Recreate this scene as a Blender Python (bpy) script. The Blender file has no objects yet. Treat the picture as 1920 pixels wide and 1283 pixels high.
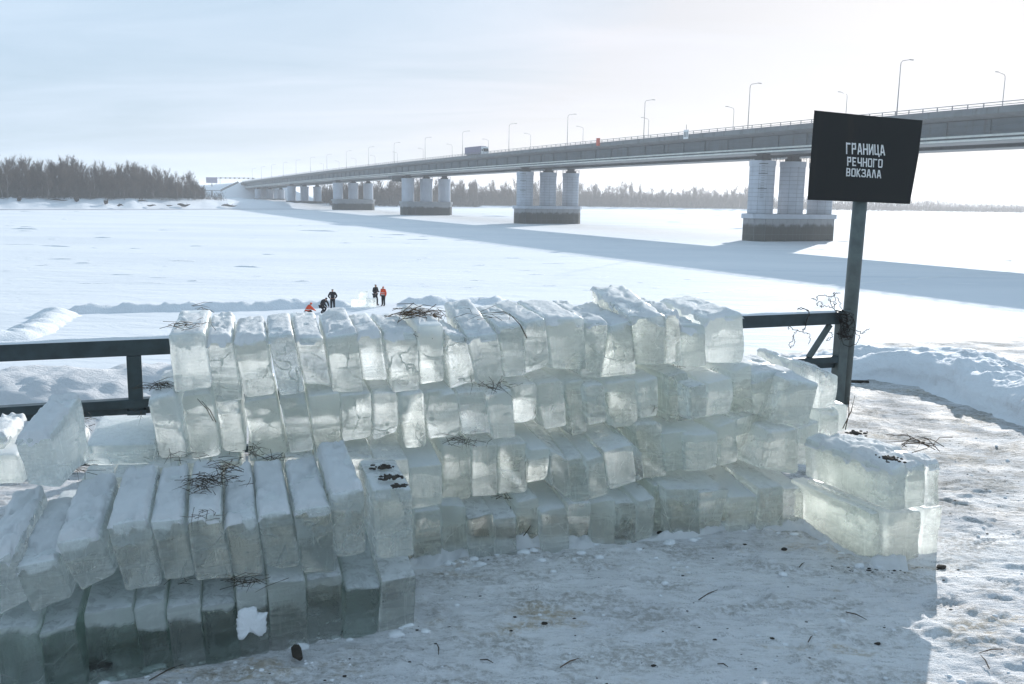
import bpy, bmesh, math, random
import numpy as np
from mathutils import Vector, Matrix, noise as mnoise

random.seed(7)
rng = np.random.default_rng(11)
scn = bpy.context.scene
COL = scn.collection

# ------------------------------------------------------------------ camera, sky, sun, exposure
CAM_H = 2.3
FPX, CX, CY = 1700.0, 960.0, 641.5          # focal length in photo pixels, centre of the photo
PITCH, ROLL = math.radians(9.09), math.radians(0.95)
_f = np.array([0, math.cos(PITCH), -math.sin(PITCH)])
_u0 = np.array([0, math.sin(PITCH), math.cos(PITCH)])
_r0 = np.array([1.0, 0, 0])
_r = math.cos(ROLL) * _r0 + math.sin(ROLL) * _u0
_u = math.cos(ROLL) * _u0 - math.sin(ROLL) * _r0
CAM = np.array([0, 0, CAM_H])
cd = bpy.data.cameras.new('camera')
cam = bpy.data.objects.new('camera', cd)
COL.objects.link(cam)
cd.sensor_width = 36
cd.lens = 36 * FPX / 1920
cd.clip_start, cd.clip_end = 0.05, 12000
cam.matrix_world = Matrix(((_r[0], _u[0], -_f[0], 0), (_r[1], _u[1], -_f[1], 0), (_r[2], _u[2], -_f[2], CAM_H), (0, 0, 0, 1)))
scn.camera = cam

SUN_AZ, SUN_EL = math.radians(25), math.radians(17.2)   # azimuth clockwise from +Y
world = bpy.data.worlds.new("World")
scn.world = world
world.use_nodes = True
wn, wl = world.node_tree.nodes, world.node_tree.links
bg = wn['Background']
bg.inputs['Strength'].default_value = 0.088
sky = wn.new('ShaderNodeTexSky')
sky.sky_type = 'NISHITA'
sky.sun_disc = False
sky.sun_elevation = SUN_EL
sky.sun_rotation = SUN_AZ
sky.air_density, sky.dust_density, sky.ozone_density = 1.1, 0.7, 2.2
# thin high cloud: a veil spread over the whole sky, streaky, brightened by the light that crosses it
tc = wn.new('ShaderNodeTexCoord')
sep = wn.new('ShaderNodeSeparateXYZ'); wl.new(tc.outputs['Generated'], sep.inputs[0])
zz = wn.new('ShaderNodeMath'); zz.operation = 'MAXIMUM'; wl.new(sep.outputs['Z'], zz.inputs[0]); zz.inputs[1].default_value = 0.0
za = wn.new('ShaderNodeMath'); za.operation = 'ADD'; wl.new(zz.outputs[0], za.inputs[0]); za.inputs[1].default_value = 0.16
dv = wn.new('ShaderNodeVectorMath'); dv.operation = 'DIVIDE'
cb = wn.new('ShaderNodeCombineXYZ')
for i in range(3): wl.new(za.outputs[0], cb.inputs[i])
wl.new(tc.outputs['Generated'], dv.inputs[0]); wl.new(cb.outputs[0], dv.inputs[1])
mp = wn.new('ShaderNodeMapping'); mp.inputs['Rotation'].default_value = (0, 0, 0.35); mp.inputs['Scale'].default_value = (0.55, 1.5, 1)
wl.new(dv.outputs[0], mp.inputs[0])
nz = wn.new('ShaderNodeTexNoise'); nz.inputs['Scale'].default_value = 1.3; nz.inputs['Detail'].default_value = 7; nz.inputs['Roughness'].default_value = 0.55; nz.inputs['Distortion'].default_value = 0.5
wl.new(mp.outputs[0], nz.inputs['Vector'])
rp = wn.new('ShaderNodeMapRange'); rp.inputs['From Min'].default_value = 0.36; rp.inputs['From Max'].default_value = 0.72
rp.inputs['To Min'].default_value = 0.88; rp.inputs['To Max'].default_value = 0.98
wl.new(nz.outputs['Fac'], rp.inputs['Value'])
veil = wn.new('ShaderNodeMix'); veil.data_type = 'RGBA'
bw = wn.new('ShaderNodeRGBToBW'); wl.new(sky.outputs[0], bw.inputs[0])
# a bright thin overcast saturates: radiance of the veil = A * L / (L + c), modulated by the streaks
ad = wn.new('ShaderNodeMath'); ad.operation = 'ADD'; wl.new(bw.outputs[0], ad.inputs[0]); ad.inputs[1].default_value = 0.6
qd_ = wn.new('ShaderNodeMath'); qd_.operation = 'DIVIDE'; wl.new(bw.outputs[0], qd_.inputs[0]); wl.new(ad.outputs[0], qd_.inputs[1])
st0 = wn.new('ShaderNodeMapRange'); wl.new(nz.outputs['Fac'], st0.inputs['Value']); st0.inputs['From Min'].default_value = 0.35; st0.inputs['From Max'].default_value = 0.70; st0.inputs['To Min'].default_value = 8.5; st0.inputs['To Max'].default_value = 9.7
ml = wn.new('ShaderNodeMath'); ml.operation = 'MULTIPLY'; wl.new(qd_.outputs[0], ml.inputs[0]); wl.new(st0.outputs[0], ml.inputs[1])
cg = wn.new('ShaderNodeCombineColor')
wa = wn.new('ShaderNodeMath'); wa.operation = 'MULTIPLY_ADD'; wl.new(nz.outputs['Fac'], wa.inputs[0]); wa.inputs[1].default_value = 5.0; wl.new(bw.outputs[0], wa.inputs[2])
wh = wn.new('ShaderNodeMapRange'); wh.inputs['From Min'].default_value = 4.6; wh.inputs['From Max'].default_value = 13.5; wl.new(wa.outputs[0], wh.inputs['Value'])
for i, (k, k2) in enumerate(((0.68, 0.955), (0.960, 0.970), (1.235, 1.05))):      # clear-sky side stays blue, sun side white
    tn = wn.new('ShaderNodeMapRange'); wl.new(wh.outputs[0], tn.inputs['Value']); tn.inputs['To Min'].default_value = k; tn.inputs['To Max'].default_value = k2
    mm = wn.new('ShaderNodeMath'); mm.operation = 'MULTIPLY'; wl.new(ml.outputs[0], mm.inputs[0]); wl.new(tn.outputs[0], mm.inputs[1])
    wl.new(mm.outputs[0], cg.inputs[i])
wl.new(rp.outputs[0], veil.inputs['Factor']); wl.new(sky.outputs[0], veil.inputs['A']); wl.new(cg.outputs[0], veil.inputs['B'])
wl.new(veil.outputs['Result'], bg.inputs['Color'])

sd = bpy.data.lights.new('sun', 'SUN')
sd.energy = 4.7; sd.angle = math.radians(0.5); sd.color = (1.0, 0.97, 0.935)
sun = bpy.data.objects.new('sun', sd); COL.objects.link(sun)
SUN_DIR = Vector((math.sin(SUN_AZ) * math.cos(SUN_EL), math.cos(SUN_AZ) * math.cos(SUN_EL), math.sin(SUN_EL)))
sun.rotation_euler = SUN_DIR.to_track_quat('Z', 'Y').to_euler()
sun.location = (30, 40, 60)

scn.view_settings.view_transform = 'Standard'
scn.view_settings.look = 'None'
scn.view_settings.exposure = 0.14
scn.view_settings.gamma = 1
scn.view_settings.use_curve_mapping = False
cy = scn.cycles
cy.use_denoising = True
cy.max_bounces = 18; cy.diffuse_bounces = 4; cy.glossy_bounces = 3; cy.transmission_bounces = 16; cy.transparent_max_bounces = 8; cy.volume_bounces = 1
cy.sample_clamp_indirect = 8.0

# ------------------------------------------------------------------ helpers
def ray(px, py): return _r * (px - CX) / FPX + _u * (CY - py) / FPX + _f
def at_z(px, py, z):
    d = ray(px, py); return CAM + d * ((z - CAM_H) / d[2])
def at_pl(px, py, P, n):
    d = ray(px, py); return CAM + d * (np.dot(np.asarray(P, float) - CAM, n) / np.dot(d, n))
def unit(v):
    v = np.asarray(v, float); return v / np.linalg.norm(v)
Z3 = np.array([0, 0, 1.0])

def _hash(ix, iy, seed):
    n = (ix.astype(np.int64) * 374761393 + iy.astype(np.int64) * 668265263 + seed * 974711) & 0x7fffffff
    n = ((n ^ (n >> 13)) * 1274126177) & 0x7fffffff
    return ((n ^ (n >> 16)) & 0xffff) / 65535.0
def vnoise(x, y, seed=0):
    x = np.asarray(x, float); y = np.asarray(y, float)
    ix, iy = np.floor(x), np.floor(y); fx, fy = x - ix, y - iy
    fx = fx * fx * (3 - 2 * fx); fy = fy * fy * (3 - 2 * fy)
    a, b, c, d = _hash(ix, iy, seed), _hash(ix + 1, iy, seed), _hash(ix, iy + 1, seed), _hash(ix + 1, iy + 1, seed)
    return (a + (b - a) * fx) * (1 - fy) + (c + (d - c) * fx) * fy
def fbm(x, y, seed=0, octv=4, gain=0.5):
    s, a, t = 0, 1, 0
    for o in range(octv):
        s = s + a * vnoise(x * 2 ** o + 17.3 * o, y * 2 ** o - 9.1 * o, seed + o); t += a; a *= gain
    return s / t
def sstep(e0, e1, x):
    t = np.clip((np.asarray(x, float) - e0) / (e1 - e0), 0, 1); return t * t * (3 - 2 * t)

def mesh_obj(name, V, Fc, mat=None, parent=None, smooth=False, loc=None):
    me = bpy.data.meshes.new(name)
    me.from_pydata([tuple(map(float, v)) for v in V], [], [tuple(map(int, f)) for f in Fc])
    if mat: me.materials.append(mat)
    if smooth: me.polygons.foreach_set('use_smooth', [True] * len(me.polygons))
    me.update()
    o = bpy.data.objects.new(name, me); COL.objects.link(o)
    if loc is not None: o.location = tuple(map(float, loc))
    if parent: o.parent = parent
    return o
def obj_of(name, me, parent=None, loc=None, rot=None, scale=None):
    o = bpy.data.objects.new(name, me); COL.objects.link(o)
    if parent: o.parent = parent
    if loc is not None: o.location = tuple(map(float, loc))
    if rot is not None: o.rotation_euler = rot
    if scale is not None: o.scale = scale
    return o
def grid_obj(name, X, Y, Zv, mat, parent=None, loc=None):
    ny, nx = X.shape
    V = np.stack([X, Y, Zv], -1).reshape(-1, 3)
    i = np.arange(ny * nx).reshape(ny, nx)
    Q = np.stack([i[:-1, :-1], i[:-1, 1:], i[1:, 1:], i[1:, :-1]], -1).reshape(-1, 4)
    me = bpy.data.meshes.new(name)
    me.vertices.add(len(V)); me.vertices.foreach_set('co', V.ravel())
    me.loops.add(Q.size); me.loops.foreach_set('vertex_index', Q.ravel())
    me.polygons.add(len(Q)); me.polygons.foreach_set('loop_start', np.arange(0, Q.size, 4)); me.polygons.foreach_set('loop_total', np.full(len(Q), 4))
    me.polygons.foreach_set('use_smooth', np.ones(len(Q), bool))
    me.update(calc_edges=True)
    if mat: me.materials.append(mat)
    return obj_of(name, me, parent, loc)
def empty(name, loc):
    o = bpy.data.objects.new(name, None); COL.objects.link(o); o.location = tuple(map(float, loc)); o.empty_display_size = 0.2
    return o
def tag(o, label=None, cat=None, group=None, kind=None):
    if label: o['label'] = label
    if cat: o['category'] = cat
    if group: o['group'] = group
    if kind: o['kind'] = kind
    return o

class MB:
    """collects boxes, bars and tubes into one mesh"""
    def __init__(s): s.V = []; s.F = []
    def add(s, V, Fc):
        b = len(s.V); s.V += [tuple(map(float, v)) for v in V]; s.F += [tuple(b + i for i in f) for f in Fc]; return s
    def hexa(s, P):      # 8 corners: bottom 4 ccw, top 4 ccw
        return s.add(P, [(3, 2, 1, 0), (4, 5, 6, 7), (0, 1, 5, 4), (1, 2, 6, 5), (2, 3, 7, 6), (3, 0, 4, 7)])
    def box(s, c, sz, ax=None):
        ax = np.eye(3) if ax is None else np.asarray(ax, float)
        c = np.asarray(c, float); h = np.asarray(sz, float) / 2
        P = [c + sx * h[0] * ax[0] + sy * h[1] * ax[1] + sz_ * h[2] * ax[2] for sz_ in (-1, 1) for sx, sy in ((-1, -1), (1, -1), (1, 1), (-1, 1))]
        return s.hexa(P)
    def bar(s, a, b, w, h, up=Z3):
        a = np.asarray(a, float); b = np.asarray(b, float); d = unit(b - a); x = unit(np.cross(d, up)); y = np.cross(x, d)
        return s.hexa([a - x * w / 2 - y * h / 2, a + x * w / 2 - y * h / 2, b + x * w / 2 - y * h / 2, b - x * w / 2 - y * h / 2,
                       a - x * w / 2 + y * h / 2, a + x * w / 2 + y * h / 2, b + x * w / 2 + y * h / 2, b - x * w / 2 + y * h / 2])
    def tube(s, path, rad, n=6, cap=True):
        P = [np.asarray(p, float) for p in path]; m = len(P)
        rad = [rad] * m if np.isscalar(rad) else list(rad)
        b = len(s.V); ref = np.array([0.31, 0.17, 0.93])
        for i, p in enumerate(P):
            t = unit(P[min(i + 1, m - 1)] - P[max(i - 1, 0)] + 1e-9)
            x = np.cross(t, ref)
            if np.linalg.norm(x) < 1e-3: x = np.cross(t, np.array([1.0, 0, 0]))
            x = unit(x); y = np.cross(t, x)
            for k in range(n):
                a = 2 * math.pi * k / n
                s.V.append(tuple(p + rad[i] * (math.cos(a) * x + math.sin(a) * y)))
        for i in range(m - 1):
            for k in range(n):
                s.F.append((b + i * n + k, b + i * n + (k + 1) % n, b + (i + 1) * n + (k + 1) % n, b + (i + 1) * n + k))
        if cap:
            s.F.append(tuple(b + k for k in reversed(range(n)))); s.F.append(tuple(b + (m - 1) * n + k for k in range(n)))
        return s
    def build(s, name, mat, parent=None, smooth=False, loc=None):
        if loc is not None:
            L = np.asarray(loc, float); return mesh_obj(name, np.array(s.V) - L, s.F, mat, parent, smooth, loc)
        return mesh_obj(name, s.V, s.F, mat, parent, smooth)
    def mesh(s, name, mat, smooth=False):
        me = bpy.data.meshes.new(name); me.from_pydata(s.V, [], s.F); me.materials.append(mat)
        if smooth: me.polygons.foreach_set('use_smooth', [True] * len(me.polygons))
        me.update(); return me
def bevel(o, w, seg=2):
    m = o.modifiers.new('bevel', 'BEVEL'); m.width = w; m.segments = seg; m.limit_method = 'ANGLE'; return o

# ------------------------------------------------------------------ materials
class NT:
    def __init__(s, name):
        s.m = bpy.data.materials.new(name); s.m.use_nodes = True; s.t = s.m.node_tree; s.t.nodes.clear()
        s.out = s.t.nodes.new('ShaderNodeOutputMaterial')
    def n(s, typ, **kw):
        o = s.t.nodes.new('ShaderNode' + typ)
        for k, v in kw.items():
            if k.startswith('_'): setattr(o, k[1:], v)
            else:
                key = k.replace('__', ' ')
                s.set(o.inputs[int(key[1:]) if key[0] == 'i' and key[1:].isdigit() else key], v)
        return o
    def set(s, sock, v):
        if hasattr(v, 'is_output') or isinstance(v, bpy.types.NodeSocket): s.t.links.new(v, sock)
        elif isinstance(v, bpy.types.Node): s.t.links.new(v.outputs[0], sock)
        else: sock.default_value = v if not (isinstance(v, tuple) and len(v) == 3 and sock.type == 'RGBA') else (*v, 1)
    def noise(s, vec, scale, detail=4, rough=0.5, dist=0.0):
        return s.n('TexNoise', Vector=vec, Scale=scale, Detail=detail, Roughness=rough, Distortion=dist).outputs['Fac']
    def ramp(s, v, a, b, lo=0.0, hi=1.0, smooth=True):
        o = s.n('MapRange', Value=v); o.interpolation_type = 'SMOOTHSTEP' if smooth else 'LINEAR'
        for k, x in (('From Min', a), ('From Max', b), ('To Min', lo), ('To Max', hi)): s.set(o.inputs[k], x)
        return o.outputs[0]
    def mix(s, f, a, b):
        o = s.t.nodes.new('ShaderNodeMix'); o.data_type = 'RGBA'
        s.set(o.inputs['Factor'], f); s.set(o.inputs['A'], a); s.set(o.inputs['B'], b); return o.outputs['Result']
    def math(s, op, a, b=0.0, c=0.0, clamp=False):
        o = s.t.nodes.new('ShaderNodeMath'); o.operation = op; o.use_clamp = clamp
        for i, v in enumerate((a, b, c)): s.set(o.inputs[i], v)
        return o.outputs[0]
    def mapping(s, vec, scale=(1, 1, 1), loc=(0, 0, 0), rot=(0, 0, 0)):
        return s.n('Mapping', Vector=vec, Scale=scale, Location=loc, Rotation=rot).outputs[0]
    def bump(s, h, strength=0.5, dist=0.02, normal=None):
        o = s.n('Bump', Height=h, Strength=strength, Distance=dist)
        if normal is not None: s.set(o.inputs['Normal'], normal)
        return o.outputs[0]
    def pos(s): return s.n('NewGeometry').outputs['Position']
    def objc(s): return s.n('TexCoord').outputs['Object']
    def surf(s, sh): s.t.links.new(sh.outputs[0] if isinstance(sh, bpy.types.Node) else sh, s.out.inputs['Surface']); return s.m

def plain(name, col, rough=0.6, metal=0.0, var=0.12, scale=6.0, bumpd=0.0):
    t = NT(name); p = t.pos(); n = t.noise(p, scale, 5, 0.6)
    c0 = tuple(c * (1 - var) for c in col); c1 = tuple(min(1, c * (1 + var)) for c in col)
    b = t.n('BsdfPrincipled', Roughness=t.ramp(n, 0.3, 0.7, max(0, rough - .1), min(1, rough + .1)), Metallic=metal)
    b.inputs['Base Color'].default_value = (*col, 1)
    t.set(b.inputs['Base Color'], t.mix(t.ramp(n, 0.3, 0.7), c0, c1))
    if bumpd: t.set(b.inputs['Normal'], t.bump(n, 0.6, bumpd))
    return t.surf(b)

def snow_mat(name, base=(0.84, 0.855, 0.88), bscale=9.0, bdist=0.02, stain=None, thin=0.0):
    t = NT(name); p = t.pos()
    n1 = t.noise(p, bscale, 8, 0.6); n2 = t.noise(p, bscale * 7, 4, 0.6)
    col = t.mix(t.ramp(t.noise(p, bscale * .25, 3), .3, .7), tuple(c * .93 for c in base), base)
    if stain:
        st = t.noise(t.mapping(p, (1, 1, .35)), 3.0, 5, .65)
        fine = t.noise(p, 22, 4, .7)
        m = t.math('MULTIPLY', t.ramp(st, .5, .75), t.ramp(fine, .35, .7))
        col = t.mix(t.math('MULTIPLY', m, stain[1]), col, stain[0])
    h = t.math('MULTIPLY_ADD', n2, 0.35, n1)
    b = t.n('BsdfPrincipled', Base__Color=col, Roughness=0.75, Normal=t.bump(h, 0.8, bdist))
    b.inputs['Specular IOR Level'].default_value = 0.25
    if thin: return t.surf(t.n('MixShader', Fac=thin, i1=b, i2=t.n('BsdfTranslucent', Color=base)))
    return t.surf(b)

def ground_mat():
    t = NT('trodden_snow'); p = t.pos()
    q = t.mapping(p, (0.8, 1.25, 1), rot=(0, 0, .5))
    big = t.noise(q, 0.55, 5, .6, .6); mid = t.noise(q, 2.6, 6, .65, .4); fine = t.noise(p, 26, 6, .7); grit = t.noise(p, 95, 3, .7)
    long_ = t.noise(t.mapping(p, (1.2, 6, 1), rot=(0, 0, .35)), 5, 5, .7)
    # more dirt on the trodden path on the right
    x = t.n('SeparateXYZ', Vector=p).outputs
    path = t.ramp(t.math('SUBTRACT', x['Y'], t.math('MULTIPLY', x['X'], -0.6)), 7.4, 9.6)
    dirt = t.math('MULTIPLY', t.ramp(mid, .44, .62), t.ramp(fine, .40, .60))
    dirt2 = t.math('MULTIPLY', t.ramp(long_, .48, .62), t.ramp(grit, .42, .58))
    # the ploughed snow beyond the fence line was never trodden
    beyond = t.ramp(t.math('SUBTRACT', x['Y'], t.math('MULTIPLY_ADD', x['X'], .398, 8.67)), .5, 1.1)
    clean = t.math('SUBTRACT', 1.0, t.math('MULTIPLY', beyond, t.ramp(x['X'], -1.0, 1.0, 1, 0)))
    yellow = t.math('MULTIPLY', t.ramp(t.noise(q, 1.6, 5, .65, .3), .54, .68), t.ramp(fine, .35, .6))
    dirt = t.math('MULTIPLY', dirt, clean); dirt2 = t.math('MULTIPLY', dirt2, clean); yellow = t.math('MULTIPLY', yellow, clean); path = t.math('MULTIPLY', path, clean)
    c = t.mix(t.ramp(big, .3, .7), (0.77, 0.765, 0.785), (0.90, 0.895, 0.90))
    c = t.mix(t.math('MULTIPLY', path, t.ramp(mid, .35, .6, .25, .6)), c, (0.52, 0.50, 0.48))
    c = t.mix(t.math('MULTIPLY', yellow, .85), c, (0.50, 0.40, 0.27))
    c = t.mix(t.math('MULTIPLY', dirt, t.math('MULTIPLY_ADD', path, .3, .62)), c, (0.33, 0.305, 0.27))
    c = t.mix(t.math('MULTIPLY', dirt2, t.math('MULTIPLY_ADD', path, .55, .42)), c, (0.15, 0.14, 0.12))
    h = t.math('MULTIPLY_ADD', fine, .55, t.math('MULTIPLY_ADD', grit, .25, t.math('MULTIPLY', long_, .7)))
    rg = t.ramp(t.noise(p, 1.7, 3), .35, .7, .6, .9)
    b = t.n('BsdfPrincipled', Base__Color=c, Roughness=rg, Normal=t.bump(h, 1.0, .036))
    b.inputs['Specular IOR Level'].default_value = 0.12
    return t.surf(b)

def river_mat():
    t = NT('river_snow'); p = t.pos()
    q = t.mapping(p, (0.35, 1.0, 1), rot=(0, 0, .12))
    n1 = t.noise(q, .05, 6, .6, .4); n2 = t.noise(q, .45, 6, .65, .6); n3 = t.noise(t.mapping(p, (0.5, 1.6, 1)), 2.5, 5, .6)
    scab = t.ramp(t.noise(t.mapping(p, (0.12, 1, 1), rot=(0, 0, .08)), .16, 5, .62, .4), .6, .72)
    c = t.mix(t.ramp(n1, .3, .7), (0.76, 0.785, 0.82), (0.86, 0.87, 0.89))
    c = t.mix(t.math('MULTIPLY', scab, .35), c, (0.56, 0.61, 0.68))
    h = t.math('ADD', t.math('MULTIPLY', n2, 1.0), t.math('MULTIPLY', n3, .12))
    b = t.n('BsdfPrincipled', Base__Color=c, Roughness=.8, Normal=t.bump(h, .6, .35))
    b.inputs['Specular IOR Level'].default_value = 0.1
    return t.surf(b)

def ice_mat():
    """saw-cut river ice: clear refracting body, milky snow-ice towards the block's upper side, frost on what faces up"""
    t = NT('river_ice_block'); tcn = t.n('TexCoord'); oc = tcn.outputs['Object']
    rnd = t.n('ObjectInfo').outputs['Random']
    cl = t.n('Attribute', _attribute_type='OBJECT', _attribute_name='cloud').outputs['Fac']
    off = t.n('CombineXYZ', X=t.math('MULTIPLY', rnd, 91.7), Y=t.math('MULTIPLY', rnd, 37.1), Z=t.math('MULTIPLY', rnd, 53.9))
    v = t.n('VectorMath', _operation='ADD', i0=oc, i1=off.outputs[0]).outputs[0]
    gz = t.n('SeparateXYZ', Vector=tcn.outputs['Generated']).outputs['Z']
    ns_ = t.n('SeparateXYZ', Vector=t.n('NewGeometry').outputs['True Normal']).outputs; nz_ = ns_['Z']
    back = t.ramp(ns_['Y'], .35, .75)          # extra cloudiness put into the sun-facing rear, to brighten the ice
    big = t.noise(v, 4.5, 4, .55, .6); mid = t.noise(v, 15, 6, .65, .5)
    band = t.noise(t.mapping(v, (1.2, 1.2, 9)), 1.6, 4, .6, .3)
    streak = t.noise(t.mapping(v, (11, 11, 1.1)), 3.0, 5, .6, .4)
    speck = t.noise(v, 75, 3, .6)
    saw = t.noise(t.mapping(v, (1, 1, 14), rot=(.25, .1, 0)), 6.0, 3, .6)
    vor = t.n('TexVoronoi', Vector=t.n('VectorMath', _operation='ADD', i0=v, i1=t.n('VectorMath', _operation='SCALE', i0=t.n('TexNoise', Vector=v, Scale=7.0, Detail=3).outputs['Color'], Scale=.13).outputs[0]).outputs[0], Scale=4.2, _feature='DISTANCE_TO_EDGE').outputs['Distance']
    crack = t.math('MULTIPLY', t.ramp(vor, .004, .022, 1, 0), t.ramp(big, .47, .58))
    edge = t.math('MULTIPLY_ADD', rnd, .26, .52)
    milky = t.ramp(t.math('ADD', gz, t.math('MULTIPLY', t.math('SUBTRACT', big, .5), .40)), edge, t.math('ADD', edge, .08))
    frost = t.ramp(nz_, .45, .8)
    patch = t.math('MULTIPLY', t.ramp(big, .50, .64), t.ramp(mid, .38, .60))
    ks = t.ramp(cl, .02, .3, .22, 1.0)
    def k(x, a): return t.math('MULTIPLY', t.math('MULTIPLY', x, a), ks)
    cloud = t.math('ADD', cl, t.math('MULTIPLY', milky, t.ramp(cl, .05, .35, .66, .40)))
    cloud = t.math('ADD', cloud, k(patch, .40))
    cloud = t.math('ADD', cloud, k(t.ramp(band, .5, .62), .30))
    cloud = t.math('ADD', cloud, k(t.ramp(streak, .52, .70), .22))
    cloud = t.math('ADD', cloud, k(t.ramp(speck, .60, .74), .22))
    cloud = t.math('ADD', cloud, k(crack, .5))
    cloud = t.math('SUBTRACT', cloud, k(t.ramp(t.noise(v, 2.6, 2, .5),   .54, .66), .7))          # clear windows
    cloud = t.math('MAXIMUM', cloud, t.math('MULTIPLY', frost, t.ramp(mid, .30, .55, .45, .95)), clamp=True)
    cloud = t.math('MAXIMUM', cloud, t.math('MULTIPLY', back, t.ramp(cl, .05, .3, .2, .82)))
    h = t.math('MULTIPLY_ADD', mid, .5, t.math('MULTIPLY', big, 1.3))
    h = t.math('MULTIPLY_ADD', saw, .22, t.math('MULTIPLY_ADD', speck, .06, t.math('MULTIPLY_ADD', crack, -.25, h)))
    nrm = t.bump(h, .6, .026)
    tint = t.mix(t.ramp(cl, .04, .18), (0.68, 0.81, 0.74), (0.972, 0.993, 0.968))
    glass = t.n('BsdfPrincipled', Base__Color=tint, Roughness=t.ramp(mid, .35, .7, .05, .22), IOR=1.31, Normal=nrm)
    glass.inputs['Transmission Weight'].default_value = 1.0
    tr = t.n('BsdfTranslucent', Color=t.mix(t.ramp(cl, .04, .18), (0.88, 0.94, 0.90), (0.975, 0.995, 0.968)), Normal=nrm)
    df = t.n('BsdfDiffuse', Color=t.mix(frost, (0.86, 0.89, 0.875), (0.85, 0.87, 0.90)), Normal=nrm)
    m1 = t.n('MixShader', Fac=t.ramp(frost, 0, 1, t.ramp(cl, .05, .3, .45, .06), .50), i1=tr, i2=df)
    gl = t.n('BsdfGlossy', Roughness=.3, Color=(1, 1, 1), Normal=nrm)
    fr = t.n('Fresnel', IOR=1.25)
    m1b = t.n('MixShader', Fac=t.math('MULTIPLY', fr.outputs[0], .6), i1=m1, i2=gl)
    return t.surf(t.n('MixShader', Fac=cloud, i1=glass, i2=m1b))

def weathered(name, col, dark, rough=.6, s=.5):
    """painted steel or concrete with run-down streaks"""
    t = NT(name); p = t.pos(); n = t.noise(p, .35, 5, .6)
    st = t.noise(t.mapping(p, (1, 1, .12)), s, 6, .7)
    c = t.mix(t.ramp(n, .3, .7), tuple(x * .88 for x in col), tuple(x * 1.08 for x in col))
    c = t.mix(t.ramp(st, .52, .72, 0, .75), c, dark)
    return t.surf(t.n('BsdfPrincipled', Base__Color=c, Roughness=rough))

def plate_mat(name, base, dark, zsplit=None):
    """concrete facing plate; the lower courses of a plinth carry dark water marks"""
    t = NT(name); p = t.pos(); n = t.noise(p, .5, 5, .6); r = t.n('ObjectInfo').outputs['Random']
    c = t.mix(t.ramp(n, .3, .7), tuple(x * .9 for x in base), base)
    c = t.mix(t.math('MULTIPLY', r, .18), c, tuple(x * .7 for x in base))
    if zsplit is not None:
        z = t.n('SeparateXYZ', Vector=p).outputs['Z']
        w = t.math('ADD', z, t.math('MULTIPLY', t.math('SUBTRACT', t.noise(t.mapping(p, (1, 1, .4)), .6, 5, .65), .5), 2.2))
        c = t.mix(t.ramp(w, zsplit - .5, zsplit + .5, 1, 0), c, dark)
    st = t.noise(t.mapping(p, (1, 1, .1)), .9, 6, .7)
    c = t.mix(t.ramp(st, .52, .75, 0, .4), c, tuple(x * .55 for x in base))
    b = t.n('BsdfPrincipled', Base__Color=c, Roughness=.75)
    return t.surf(b)

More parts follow.
